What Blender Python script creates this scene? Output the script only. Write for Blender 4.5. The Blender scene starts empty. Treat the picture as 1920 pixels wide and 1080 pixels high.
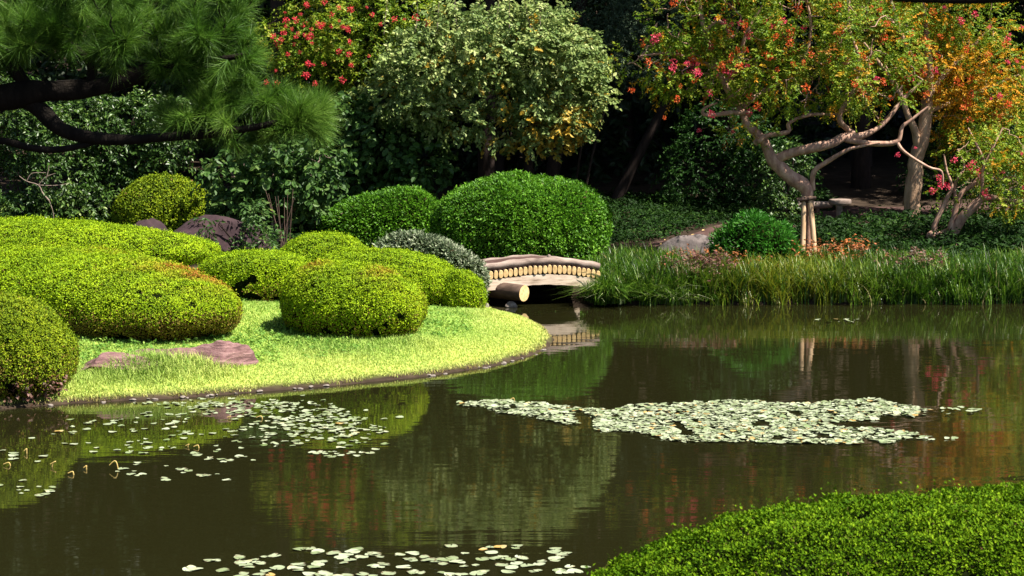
import bpy, math
import numpy as np
from mathutils import Vector

S = bpy.context.scene
COL = S.collection

# ------------------------------------------------------------------ camera, world, sun
FPX, CAMZ, PITCH = 3800.0, 4.4, math.atan(390 / 3800.0)
cam_d = bpy.data.cameras.new("camera")
cam_d.sensor_width = 36.0
cam_d.lens = 36.0 * FPX / 1920.0
cam_d.clip_start, cam_d.clip_end = 0.1, 1000.0
cam = bpy.data.objects.new("camera", cam_d)
cam.location = (0, 0, CAMZ)
cam.rotation_euler = (math.pi / 2 - PITCH, 0, 0)
COL.objects.link(cam)
S.camera = cam
cam_d.dof.use_dof = True
cam_d.dof.focus_distance = 38.0
cam_d.dof.aperture_fstop = 13.0

SUN = Vector((0.64, -0.27, 1.10)).normalized()
world = bpy.data.worlds.new("World")
S.world = world
world.use_nodes = True
wn = world.node_tree
bg = wn.nodes["Background"]
sky = wn.nodes.new("ShaderNodeTexSky")
sky.sky_type = 'NISHITA'
sky.sun_disc = False
sky.sun_elevation = math.asin(SUN.z)
sky.sun_rotation = math.atan2(SUN.x, SUN.y)
wn.links.new(sky.outputs[0], bg.inputs[0])
bg.inputs[1].default_value = 0.05
sun_d = bpy.data.lights.new("sun", 'SUN')
sun_d.energy = 5.0
sun_d.angle = math.radians(0.5)
sun_d.color = (1.0, 0.94, 0.82)
sun = bpy.data.objects.new("sun", sun_d)
sun.rotation_euler = SUN.to_track_quat('Z', 'Y').to_euler()
sun.location = (20, -20, 40)
COL.objects.link(sun)
S.view_settings.view_transform = 'Standard'
S.view_settings.look = 'None'
S.view_settings.exposure = 1.45
S.view_settings.gamma = 1.0
cy = S.cycles
cy.max_bounces, cy.diffuse_bounces, cy.glossy_bounces = 6, 2, 3
cy.transmission_bounces, cy.transparent_max_bounces = 3, 4
cy.use_denoising = True
cy.caustics_reflective = cy.caustics_refractive = False

# ------------------------------------------------------------------ pixel helpers (photo is 1920x1080)
_f = np.array([0, math.cos(PITCH), -math.sin(PITCH)])
_u = np.array([0, math.sin(PITCH), math.cos(PITCH)])
_r = np.array([1.0, 0, 0])


def ray(px, py):
    return _f + _r * ((px - 960) / FPX) + _u * ((540 - py) / FPX)


def P(px, py, Y):
    d = ray(px, py)
    return np.array([0, 0, CAMZ]) + d * (Y / d[1])


def G(px, py, z=0.0):
    d = ray(px, py)
    return np.array([0, 0, CAMZ]) + d * ((z - CAMZ) / d[2])


def pp(pts, Y):
    return np.array([P(p[0], p[1], Y + (p[2] if len(p) > 2 else 0)) for p in pts])


# ------------------------------------------------------------------ numpy helpers
def R(seed):
    return np.random.default_rng(seed)


def nrm(v):
    return v / np.maximum(np.linalg.norm(v, axis=-1, keepdims=True), 1e-9)


def nz(Pt, scale, seed, octv=5):
    """smooth pseudo-noise in about -1..1"""
    r = R(seed)
    out = np.zeros(len(Pt))
    for k in range(octv):
        w = r.normal(size=(3, 3)) * scale * (1 + 0.5 * k)
        ph = r.uniform(0, 6.28, 3)
        s = np.sin(Pt @ w + ph)
        out += (s[:, 0] * s[:, 1] + s[:, 2] * 0.5) / (1 + 0.4 * k)
    return out / octv * 1.6


def in_poly(x, y, poly):
    inside = np.zeros(np.shape(x), bool)
    n = len(poly)
    for i in range(n):
        x1, y1 = poly[i]
        x2, y2 = poly[(i + 1) % n]
        if y1 == y2:
            continue
        c = ((y1 > y) != (y2 > y)) & (x < (x2 - x1) * (y - y1) / (y2 - y1) + x1)
        inside ^= c
    return inside


class MB:
    """collects vertices and faces and links them as one mesh object"""

    def __init__(self):
        self.V, self.F, self.A, self.n = [], [], [], 0

    def add(self, V, F, mi=0, rnd=None, tint=None, age=None, smooth=False):
        V = np.asarray(V, float).reshape(-1, 3)
        F = np.asarray(F, np.int64)
        nf = len(F)
        g = lambda a, d: np.full(nf, d, float) if a is None else np.broadcast_to(np.asarray(a, float), (nf,)).copy()
        self.V.append(V)
        self.F.append((F + self.n, mi, smooth))
        self.A.append((g(rnd, 0.5), g(tint, 0.0), g(age, 0.0)))
        self.n += len(V)
        return self

    def build(self, name, mats, parent=None, loc=None, rot=None):
        V = np.concatenate(self.V)
        if parent is not None and loc is None:
            V = V - np.array(parent.location)
        elif loc is not None:
            V = V - np.array(loc)
        me = bpy.data.meshes.new(name)
        nv = len(V)
        me.vertices.add(nv)
        me.vertices.foreach_set("co", V.astype(np.float32).ravel())
        li = np.concatenate([f.ravel() for f, _, _ in self.F]).astype(np.int32)
        tot = np.concatenate([np.full(len(f), f.shape[1]) for f, _, _ in self.F])
        st = np.concatenate([[0], np.cumsum(tot)[:-1]]).astype(np.int32)
        me.loops.add(len(li))
        me.loops.foreach_set("vertex_index", li)
        me.polygons.add(len(tot))
        me.polygons.foreach_set("loop_start", st)
        mi = np.concatenate([np.full(len(f), m) for f, m, _ in self.F]).astype(np.int32)
        me.polygons.foreach_set("material_index", mi)
        sm = np.concatenate([np.full(len(f), s) for f, _, s in self.F])
        me.polygons.foreach_set("use_smooth", sm)
        for k, nm in enumerate(("rnd", "tint", "age")):
            a = me.attributes.new(nm, 'FLOAT', 'FACE')
            a.data.foreach_set("value", np.concatenate([x[k] for x in self.A]).astype(np.float32))
        me.update(calc_edges=True)
        for m in (mats if isinstance(mats, (list, tuple)) else [mats]):
            me.materials.append(m)
        o = bpy.data.objects.new(name, me)
        COL.objects.link(o)
        if parent is not None:
            o.parent = parent
        elif loc is not None:
            o.location = tuple(float(v) for v in loc)
        return o


def tag(o, label=None, cat=None, group=None, kind=None):
    if label:
        o["label"] = label
    if cat:
        o["category"] = cat
    if group:
        o["group"] = group
    if kind:
        o["kind"] = kind
    return o


def thing(name, label, cat, loc, group=None):
    o = bpy.data.objects.new(name, None)
    o.empty_display_size = 0.2
    COL.objects.link(o)
    o.location = tuple(float(v) for v in loc)
    return tag(o, label, cat, group)


# ------------------------------------------------------------------ materials
def _mat(name):
    m = bpy.data.materials.new(name)
    m.use_nodes = True
    nt = m.node_tree
    b = nt.nodes["Principled BSDF"]
    return m, nt, b


def ramp(nt, cols, fac):
    r = nt.nodes.new("ShaderNodeValToRGB")
    e = r.color_ramp.elements
    while len(e) < len(cols):
        e.new(0.5)
    for k, (p, c) in enumerate(cols):
        e[k].position = p
        e[k].color = (c[0], c[1], c[2], 1)
    nt.links.new(fac, r.inputs[0])
    return r.outputs[0]


def attr(nt, nm):
    a = nt.nodes.new("ShaderNodeAttribute")
    a.attribute_name = nm
    return a.outputs["Fac"]


def noise(nt, scale, detail=4, rough=0.6, coord="Object", stretch=None):
    tc = nt.nodes.new("ShaderNodeTexCoord")
    n = nt.nodes.new("ShaderNodeTexNoise")
    n.inputs["Scale"].default_value = scale
    n.inputs["Detail"].default_value = detail
    n.inputs["Roughness"].default_value = rough
    src = tc.outputs[coord]
    if stretch:
        mp = nt.nodes.new("ShaderNodeMapping")
        mp.inputs["Scale"].default_value = stretch
        nt.links.new(src, mp.inputs[0])
        src = mp.outputs[0]
    nt.links.new(src, n.inputs["Vector"])
    return n.outputs["Fac"]


def mixc(nt, fac, a, b):
    m = nt.nodes.new("ShaderNodeMix")
    m.data_type = 'RGBA'
    if isinstance(fac, float):
        m.inputs[0].default_value = fac
    else:
        nt.links.new(fac, m.inputs[0])
    for s, k in ((a, 6), (b, 7)):
        if isinstance(s, tuple):
            m.inputs[k].default_value = (*s, 1)
        else:
            nt.links.new(s, m.inputs[k])
    return m.outputs[2]


def bump(nt, b, h, strength=0.4, dist=0.05):
    n = nt.nodes.new("ShaderNodeBump")
    n.inputs["Strength"].default_value = strength
    n.inputs["Distance"].default_value = dist
    nt.links.new(h, n.inputs["Height"])
    nt.links.new(n.outputs[0], b.inputs["Normal"])


def leaf_mat(name, cols, tint=(0.4, 0.12, 0.02), age=(0.09, 0.05, 0.025), rough=0.5, spec=0.22, trans=0.3, nscale=0.9, nmix=0.35):
    """leaf colours: a ramp over each leaf's own random value, with patches; tint and age are real leaf colours"""
    m, nt, b = _mat(name)
    n = noise(nt, nscale, 3)
    ma = nt.nodes.new("ShaderNodeMath")
    ma.operation = 'MULTIPLY_ADD'
    sub = nt.nodes.new("ShaderNodeMath")
    sub.operation = 'SUBTRACT'
    nt.links.new(n, sub.inputs[0])
    sub.inputs[1].default_value = 0.5
    nt.links.new(sub.outputs[0], ma.inputs[0])
    ma.inputs[1].default_value = nmix * 2.5
    nt.links.new(attr(nt, "rnd"), ma.inputs[2])
    c = ramp(nt, cols, ma.outputs[0])
    c = mixc(nt, attr(nt, "tint"), c, tint)
    c = mixc(nt, attr(nt, "age"), c, age)
    nt.links.new(c, b.inputs["Base Color"])
    b.inputs["Roughness"].default_value = rough
    b.inputs["Specular IOR Level"].default_value = spec
    if trans > 0:
        t = nt.nodes.new("ShaderNodeBsdfTranslucent")
        nt.links.new(c, t.inputs[0])
        mx = nt.nodes.new("ShaderNodeMixShader")
        mx.inputs[0].default_value = trans
        nt.links.new(b.outputs[0], mx.inputs[1])
        nt.links.new(t.outputs[0], mx.inputs[2])
        nt.links.new(mx.outputs[0], nt.nodes["Material Output"].inputs[0])
    return m


def solid_mat(name, cols, nscale=6.0, rough=0.8, spec=0.3, bmp=0.4, bdist=0.02, stretch=None, detail=6, coord="Object"):
    m, nt, b = _mat(name)
    n = noise(nt, nscale, detail, 0.65, coord, stretch)
    nt.links.new(ramp(nt, cols, n), b.inputs["Base Color"])
    b.inputs["Roughness"].default_value = rough
    b.inputs["Specular IOR Level"].default_value = spec
    if bmp:
        bump(nt, b, n, bmp, bdist)
    return m


M = {}
M["azalea"] = leaf_mat("azalea_leaf", [(0.0, (0.06, 0.125, 0.002)), (0.5, (0.19, 0.305, 0.004)), (1.0, (0.40, 0.53, 0.01))],
                       tint=(0.32, 0.13, 0.02), age=(0.15, 0.075, 0.025), trans=0.14, rough=0.6, spec=0.12)
M["azalea_deep"] = leaf_mat("azalea_leaf_deep", [(0.0, (0.045, 0.09, 0.003)), (0.5, (0.135, 0.20, 0.005)), (1.0, (0.29, 0.35, 0.01))],
                            age=(0.15, 0.075, 0.025), trans=0.14, rough=0.6, spec=0.12)
M["hedge_near"] = leaf_mat("near_hedge_leaf", [(0.0, (0.02, 0.06, 0.001)), (0.5, (0.068, 0.145, 0.002)), (1.0, (0.19, 0.30, 0.008))],
                           trans=0.16, rough=0.7, spec=0.06)
M["boxleaf"] = leaf_mat("broad_green_leaf", [(0.0, (0.022, 0.08, 0.004)), (0.5, (0.075, 0.21, 0.008)), (1.0, (0.18, 0.38, 0.025))],
                        trans=0.3, rough=0.5)
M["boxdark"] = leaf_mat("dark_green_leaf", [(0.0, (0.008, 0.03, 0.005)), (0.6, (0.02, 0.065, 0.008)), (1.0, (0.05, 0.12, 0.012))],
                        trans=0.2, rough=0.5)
M["silver"] = leaf_mat("silver_edged_leaf", [(0.0, (0.06, 0.09, 0.04)), (0.45, (0.17, 0.22, 0.12)), (1.0, (0.5, 0.52, 0.38))],
                       tint=(0.4, 0.08, 0.04), trans=0.2, rough=0.5)
M["pale"] = leaf_mat("pale_yellow_green_leaf", [(0.0, (0.06, 0.115, 0.03)), (0.45, (0.19, 0.27, 0.075)), (0.8, (0.40, 0.46, 0.16)), (1.0, (0.58, 0.60, 0.28))],
                     tint=(0.55, 0.33, 0.03), trans=0.3)
M["crape"] = leaf_mat("crape_myrtle_leaf", [(0.0, (0.04, 0.10, 0.006)), (0.4, (0.13, 0.23, 0.012)), (0.75, (0.32, 0.38, 0.025)), (1.0, (0.60, 0.50, 0.12))],
                      tint=(0.72, 0.30, 0.012), age=(0.55, 0.10, 0.03), trans=0.38)
M["camellia"] = leaf_mat("glossy_camellia_leaf", [(0.0, (0.015, 0.04, 0.006)), (0.6, (0.045, 0.10, 0.014)), (0.9, (0.12, 0.19, 0.03)), (1.0, (0.42, 0.46, 0.22))],
                         trans=0.15, rough=0.4, spec=0.35)
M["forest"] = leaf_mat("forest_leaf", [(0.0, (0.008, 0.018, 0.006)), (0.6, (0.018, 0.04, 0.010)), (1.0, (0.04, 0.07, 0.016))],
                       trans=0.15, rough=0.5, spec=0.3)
M["canopy"] = leaf_mat("canopy_leaf", [(0.0, (0.05, 0.06, 0.018)), (0.6, (0.12, 0.115, 0.04)), (1.0, (0.22, 0.19, 0.08))],
                       trans=0.15, rough=0.6, spec=0.2)
M["bigleaf"] = leaf_mat("large_garden_leaf", [(0.0, (0.02, 0.06, 0.012)), (0.6, (0.055, 0.12, 0.022)), (0.9, (0.12, 0.18, 0.04)), (1.0, (0.25, 0.25, 0.05))],
                        trans=0.25, rough=0.5, spec=0.25)
M["nandina"] = leaf_mat("bright_fern_leaf", [(0.0, (0.015, 0.075, 0.006)), (0.6, (0.04, 0.17, 0.012)), (1.0, (0.09, 0.26, 0.03))],
                        trans=0.3, rough=0.45)
M["reed"] = leaf_mat("strap_leaf", [(0.0, (0.008, 0.03, 0.003)), (0.45, (0.05, 0.13, 0.007)), (0.85, (0.18, 0.29, 0.025)), (1.0, (0.58, 0.62, 0.36))],
                     tint=(0.24, 0.24, 0.015), age=(0.35, 0.28, 0.14), trans=0.3, rough=0.45, spec=0.4)
M["redleaf"] = leaf_mat("red_autumn_leaf", [(0.0, (0.09, 0.06, 0.03)), (0.5, (0.28, 0.10, 0.035)), (1.0, (0.5, 0.14, 0.03))], trans=0.25)
M["dullred"] = leaf_mat("dull_red_leaf", [(0.0, (0.05, 0.05, 0.03)), (0.5, (0.14, 0.07, 0.05)), (1.0, (0.26, 0.10, 0.09))], trans=0.2)
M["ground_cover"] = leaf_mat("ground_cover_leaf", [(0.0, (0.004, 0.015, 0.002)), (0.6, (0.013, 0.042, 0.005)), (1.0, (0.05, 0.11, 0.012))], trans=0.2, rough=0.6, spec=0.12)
M["grass"] = leaf_mat("lawn_blade", [(0.0, (0.10, 0.22, 0.03)), (0.5, (0.29, 0.44, 0.075)), (1.0, (0.48, 0.57, 0.17))],
                      tint=(0.60, 0.61, 0.17), age=(0.35, 0.27, 0.10), trans=0.3, rough=0.6, spec=0.2, nscale=0.9, nmix=0.5)
M["needle"] = leaf_mat("pine_needle", [(0.0, (0.02, 0.065, 0.006)), (0.5, (0.07, 0.165, 0.014)), (1.0, (0.20, 0.33, 0.05))], trans=0.35, rough=0.5, spec=0.25)
M["greypine"] = leaf_mat("grey_green_leaf", [(0.0, (0.02, 0.04, 0.02)), (0.6, (0.06, 0.095, 0.05)), (1.0, (0.14, 0.18, 0.10))], trans=0.15)
M["dry"] = leaf_mat("dry_frond", [(0.0, (0.03, 0.022, 0.016)), (1.0, (0.09, 0.07, 0.05))], trans=0.1)
M["petal"] = leaf_mat("pink_petal", [(0.0, (0.55, 0.03, 0.06)), (0.5, (0.75, 0.05, 0.13)), (1.0, (0.82, 0.16, 0.22))], trans=0.3, rough=0.5)
M["petal_red"] = leaf_mat("red_petal", [(0.0, (0.5, 0.02, 0.03)), (0.6, (0.70, 0.04, 0.06)), (1.0, (0.78, 0.10, 0.14))], trans=0.3, rough=0.5)
M["petal_orange"] = leaf_mat("orange_petal", [(0.0, (0.55, 0.06, 0.015)), (1.0, (0.75, 0.17, 0.04))], trans=0.3, rough=0.5)
M["inner"] = solid_mat("painted_core_shade", [(0.3, (0.003, 0.006, 0.0015)), (0.7, (0.010, 0.013, 0.004))], 14, 1.0, 0.0)  # near-black bush core: shade between the leaves put into the colour
M["bark"] = solid_mat("smooth_mottled_bark", [(0.25, (0.14, 0.075, 0.055)), (0.5, (0.37, 0.215, 0.155)), (0.75, (0.62, 0.43, 0.31))], 9, 0.7, 0.25, 0.5, 0.02, (1, 1, 0.4))
M["bark_dark"] = solid_mat("rough_dark_bark", [(0.3, (0.005, 0.004, 0.0035)), (0.7, (0.018, 0.014, 0.011))], 14, 0.95, 0.1, 0.8, 0.03, (1, 1, 0.35))
M["bark_forest"] = solid_mat("forest_bark", [(0.3, (0.016, 0.011, 0.010)), (0.7, (0.045, 0.032, 0.028))], 8, 0.95, 0.1, 0.8, 0.03, (1, 1, 0.3))
M["bark_grey"] = solid_mat("flaky_tan_bark", [(0.25, (0.16, 0.095, 0.06)), (0.5, (0.40, 0.255, 0.165)), (0.75, (0.60, 0.43, 0.29))], 5, 0.85, 0.2, 0.9, 0.04, (1, 1, 0.5))
M["twig"] = solid_mat("pale_twig", [(0.3, (0.14, 0.10, 0.08)), (0.7, (0.30, 0.23, 0.19))], 10, 0.8, 0.2, 0.2)
M["stake"] = solid_mat("peeled_stake_wood", [(0.2, (0.16, 0.09, 0.045)), (0.45, (0.42, 0.27, 0.15)), (0.75, (0.62, 0.45, 0.29))], 7, 0.7, 0.3, 0.3, 0.01, (1, 1, 0.25))
M["end_grain"] = solid_mat("sawn_end_grain", [(0.25, (0.40, 0.24, 0.10)), (0.55, (0.66, 0.46, 0.22)), (0.8, (0.78, 0.60, 0.36))], 12, 0.75, 0.2, 0.2, 0.005)
M["beam"] = solid_mat("weathered_pale_beam", [(0.3, (0.22, 0.15, 0.10)), (0.48, (0.60, 0.47, 0.36)), (0.75, (0.78, 0.66, 0.54))], 5, 0.8, 0.2, 0.3, 0.01, (0.35, 1, 3))
M["curb"] = solid_mat("weathered_mauve_log", [(0.3, (0.09, 0.065, 0.055)), (0.5, (0.22, 0.165, 0.14)), (0.75, (0.40, 0.32, 0.27))], 7, 0.85, 0.2, 0.6, 0.02, (0.3, 1, 1))
M["wood_dark"] = solid_mat("dark_damp_wood", [(0.3, (0.05, 0.03, 0.022)), (0.7, (0.17, 0.11, 0.085))], 6, 0.85, 0.2, 0.6, 0.02, (0.3, 1, 1))
M["rock_pink"] = solid_mat("mauve_layered_rock", [(0.3, (0.05, 0.025, 0.025)), (0.5, (0.17, 0.09, 0.09)), (0.72, (0.32, 0.20, 0.19))], 4.5, 0.85, 0.2, 0.9, 0.06, (0.6, 1, 4), 8)
M["rock_dark"] = solid_mat("dark_mauve_rock", [(0.25, (0.014, 0.008, 0.010)), (0.55, (0.04, 0.023, 0.027)), (0.8, (0.09, 0.05, 0.05))], 2.6, 0.9, 0.2, 0.8, 0.06, None, 8)
M["rock_grey"] = solid_mat("pale_grey_rock", [(0.25, (0.05, 0.04, 0.038)), (0.55, (0.14, 0.115, 0.11)), (0.8, (0.24, 0.20, 0.19))], 3.5, 0.85, 0.2, 0.8, 0.05, None, 8)
M["stone"] = solid_mat("shore_stone", [(0.3, (0.08, 0.06, 0.05)), (0.7, (0.30, 0.26, 0.23))], 9, 0.8, 0.3, 0.5)
M["path"] = solid_mat("path_soil", [(0.3, (0.045, 0.024, 0.021)), (0.55, (0.085, 0.049, 0.043)), (0.8, (0.14, 0.09, 0.08))], 5, 0.95, 0.1, 0.5, 0.02, None, 8)
M["fallen"] = solid_mat("fallen_leaf_yellow", [(0.3, (0.42, 0.27, 0.09)), (0.7, (0.62, 0.47, 0.22))], 8, 0.7, 0.2, 0)
M["pad"] = leaf_mat("lily_pad_green", [(0.0, (0.14, 0.20, 0.07)), (0.35, (0.20, 0.24, 0.13)), (0.9, (0.37, 0.41, 0.28)), (1.0, (0.40, 0.26, 0.08))],
                    trans=0.0, rough=0.38, spec=0.6, nscale=1.2, nmix=0.2)
M["stem_yellow"] = solid_mat("dead_lily_stem", [(0.3, (0.35, 0.24, 0.07)), (0.7, (0.55, 0.42, 0.15))], 8, 0.6, 0.3, 0)
M["tie"] = solid_mat("dark_palm_rope", [(0.3, (0.03, 0.02, 0.015)), (0.7, (0.10, 0.07, 0.05))], 20, 0.95, 0.1, 0.6, 0.01)

# ground: soil, leaf litter, and short turf where the lawn grows (attribute on the sheet)
m, nt, b = _mat("ground_soil")
n1 = noise(nt, 2.2, 8, 0.65)
soil = ramp(nt, [(0.3, (0.02, 0.013, 0.009)), (0.55, (0.042, 0.029, 0.02)), (0.8, (0.08, 0.056, 0.038))], n1)
turf = ramp(nt, [(0.3, (0.20, 0.27, 0.05)), (0.55, (0.33, 0.40, 0.08)), (0.8, (0.44, 0.46, 0.12))], noise(nt, 5, 8, 0.7))
nt.links.new(mixc(nt, attr(nt, "lawn"), soil, turf), b.inputs["Base Color"])
b.inputs["Roughness"].default_value = 0.95
b.inputs["Specular IOR Level"].default_value = 0.1
bump(nt, b, n1, 0.6, 0.05)
M["ground"] = m

# water: murky olive pond with faint ripples
m, nt, b = _mat("pond_water")
nA = noise(nt, 1.1, 3, 0.5, "Object", (0.35, 1.6, 1))
b.inputs["Base Color"].default_value = (0.011, 0.0108, 0.0034, 1)
b.inputs["Roughness"].default_value = 0.03
b.inputs["IOR"].default_value = 1.42
b.inputs["Specular IOR Level"].default_value = 0.5
nB = noise(nt, 5.0, 2, 0.5, "Object", (0.5, 1.8, 1))
add = nt.nodes.new("ShaderNodeMath")
add.operation = 'MULTIPLY_ADD'
nt.links.new(nB, add.inputs[0])
add.inputs[1].default_value = 0.12
nt.links.new(nA, add.inputs[2])
bump(nt, b, add.outputs[0], 0.075, 0.05)
M["water"] = m

# ------------------------------------------------------------------ terrain
shore_pen = [(-300, 780), (0, 768), (130, 757), (350, 746), (600, 726), (800, 706), (930, 686), (1000, 666), (1032, 650), (1040, 637),
             (1025, 618), (990, 600), (940, 588), (908, 578)]
shore_right = [(1104, 570), (1200, 571), (1300, 570), (1400, 571), (1500, 569), (1600, 571), (1700, 568), (1800, 570), (1920, 567)]
pen_xy = [tuple(G(*p)[:2]) for p in shore_pen]
right_xy = [tuple(G(*p)[:2]) for p in shore_right]
WATER = [(-40, 11.5), (40, 11.5), (40, 39.6)] + right_xy[::-1] + [(1.5, 40.5), (1.3, 41.0), (-0.9, 41.0), (-0.8, 40.4)] + pen_xy[::-1] + [(-40, 27.3)]
_wp = np.array(WATER)


def shore_dist(x, y):
    """signed distance to the waterline, positive on land"""
    x, y = np.asarray(x, float), np.asarray(y, float)
    d = np.full(x.shape, 1e9)
    for i in range(len(_wp)):
        a, c = _wp[i], _wp[(i + 1) % len(_wp)]
        e = c - a
        t = np.clip(((x - a[0]) * e[0] + (y - a[1]) * e[1]) / (e @ e), 0, 1)
        d = np.minimum(d, (x - a[0] - t * e[0]) ** 2 + (y - a[1] - t * e[1]) ** 2)
    d = np.sqrt(d)
    return np.where(in_poly(x, y, WATER), -d, d)


def terrain(x, y):
    x, y = np.asarray(x, float), np.asarray(y, float)
    sd = shore_dist(x, y)
    far = np.clip((y - 38) / 2, 0, 1) * (x > -1.5)
    near = np.clip((14 - y) / 2, 0, 1)
    lip = 0.09 + 0.17 * far
    land = lip * (1 - np.exp(-np.maximum(sd, 0) / 0.18)) + 0.10 * np.maximum(sd, 0)
    land = np.where(near > 0, land + np.clip(sd, 0, 4) * 0.22, land)
    land = np.minimum(land, 2.6 + 0 * land)
    hill = np.maximum(y - 62, 0) * 0.35 + np.maximum(np.abs(x) - 26, 0) * 0.1  # unseen slope added behind the wood to block the low sky
    wob = 0.04 * np.sin(x * 1.3 + y * 0.7) * np.clip(sd - 0.5, 0, 1)
    return np.where(sd > 0, land + wob + np.where(sd > 0, np.minimum(hill, 30), 0), np.maximum(sd * 0.6, -0.8) - 0.01)


def GR(px, py):
    d = ray(px, py)
    t = np.arange(6, 75, 0.05) / d[1]
    pts = np.array([0, 0, CAMZ]) + t[:, None] * d
    h = terrain(pts[:, 0], pts[:, 1])
    k = np.argmax(pts[:, 2] <= h)
    p = pts[k]
    return np.array([p[0], p[1], h[k]])


def TZ(x, y):
    return float(terrain(np.array([x]), np.array([y]))[0])


xs = np.concatenate([np.linspace(-200, -14, 24)[:-1], np.arange(-14, 14, 0.14), np.linspace(14, 200, 24)])
ys = np.concatenate([np.linspace(-60, 6, 14)[:-1], np.linspace(6, 24, 50)[:-1], np.arange(24, 46, 0.12), np.arange(46, 66, 0.4), np.linspace(66.4, 260, 26)])
gx, gy = np.meshgrid(xs, ys)
gz = terrain(gx.ravel(), gy.ravel())
V = np.stack([gx.ravel(), gy.ravel(), gz], 1)
ny, nx = gx.shape
idx = np.arange(nx * ny).reshape(ny, nx)
F = np.stack([idx[:-1, :-1], idx[:-1, 1:], idx[1:, 1:], idx[1:, :-1]], -1).reshape(-1, 4)
ground = MB().add(V, F, smooth=True).build("ground", M["ground"])
tag(ground, "dark soil ground rising from the pond to the wood behind", None, None, "structure")


def lawn_mask(x, y, sd):
    return np.clip((sd - 0.10) / 0.2, 0, 1) * (y < 40.0) * (y > 20) * (x < 1.5) * np.clip((x + 14) / 1, 0, 1)


la = ground.data.attributes.new("lawn", 'FLOAT', 'POINT')
la.data.foreach_set("value", lawn_mask(V[:, 0], V[:, 1], shore_dist(V[:, 0], V[:, 1])).astype(np.float32))

wx, wy = np.linspace(-60, 60, 2), np.array([10.5, 43.5])
W = MB().add([(-45, 10.8, 0), (45, 10.8, 0), (45, 43.2, 0), (-45, 43.2, 0)], [(0, 1, 2, 3)]).build("water", M["water"])
tag(W, "still murky olive pond reflecting the banks", None, None, "structure")


def strip(name, cx, label, w, mat, lift=0.012, n=60, kind="structure"):
    """a strip of path laid on the ground along a centre line"""
    c = np.array(cx, float)
    t = np.linspace(0, len(c) - 1, n)
    k = np.minimum(t.astype(int), len(c) - 2)
    ctr = c[k] + (c[k + 1] - c[k]) * (t - k)[:, None]
    tan = nrm(np.gradient(ctr, axis=0))
    sid = np.stack([-tan[:, 1], tan[:, 0]], 1)
    ww = np.interp(t, np.arange(len(w)), w)
    vs = []
    offs = np.linspace(-1, 1, 9)
    for j, o in enumerate(offs):
        q = ctr + sid * (o * ww * (1 + 0.08 * np.sin(t * 3 + o * 2)))[:, None]
        vs.append(np.column_stack([q, terrain(q[:, 0], q[:, 1]) + lift + 0.02 * (1 - o * o)]))
    V = np.stack(vs, 1).reshape(-1, 3)
    idx = np.arange(n * 9).reshape(n, 9)
    F = np.stack([idx[:-1, :-1], idx[:-1, 1:], idx[1:, 1:], idx[1:, :-1]], -1).reshape(-1, 4)
    return tag(MB().add(V, F, smooth=True).build(name, mat), label, None, None, kind)


pa = [GR(1135, 500)[:2] + [0.3, -0.1], GR(1160, 485)[:2], GR(1240, 468)[:2], GR(1330, 446)[:2], GR(1430, 425)[:2], GR(1540, 412)[:2], GR(1640, 405)[:2], GR(1800, 396)[:2], GR(2000, 392)[:2]]
strip("path", pa, "brown earth path curving away behind the far bank", [0.7, 0.8, 0.8, 0.7, 0.8, 1.0, 1.1, 1.0, 1.0], M["path"])


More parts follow.
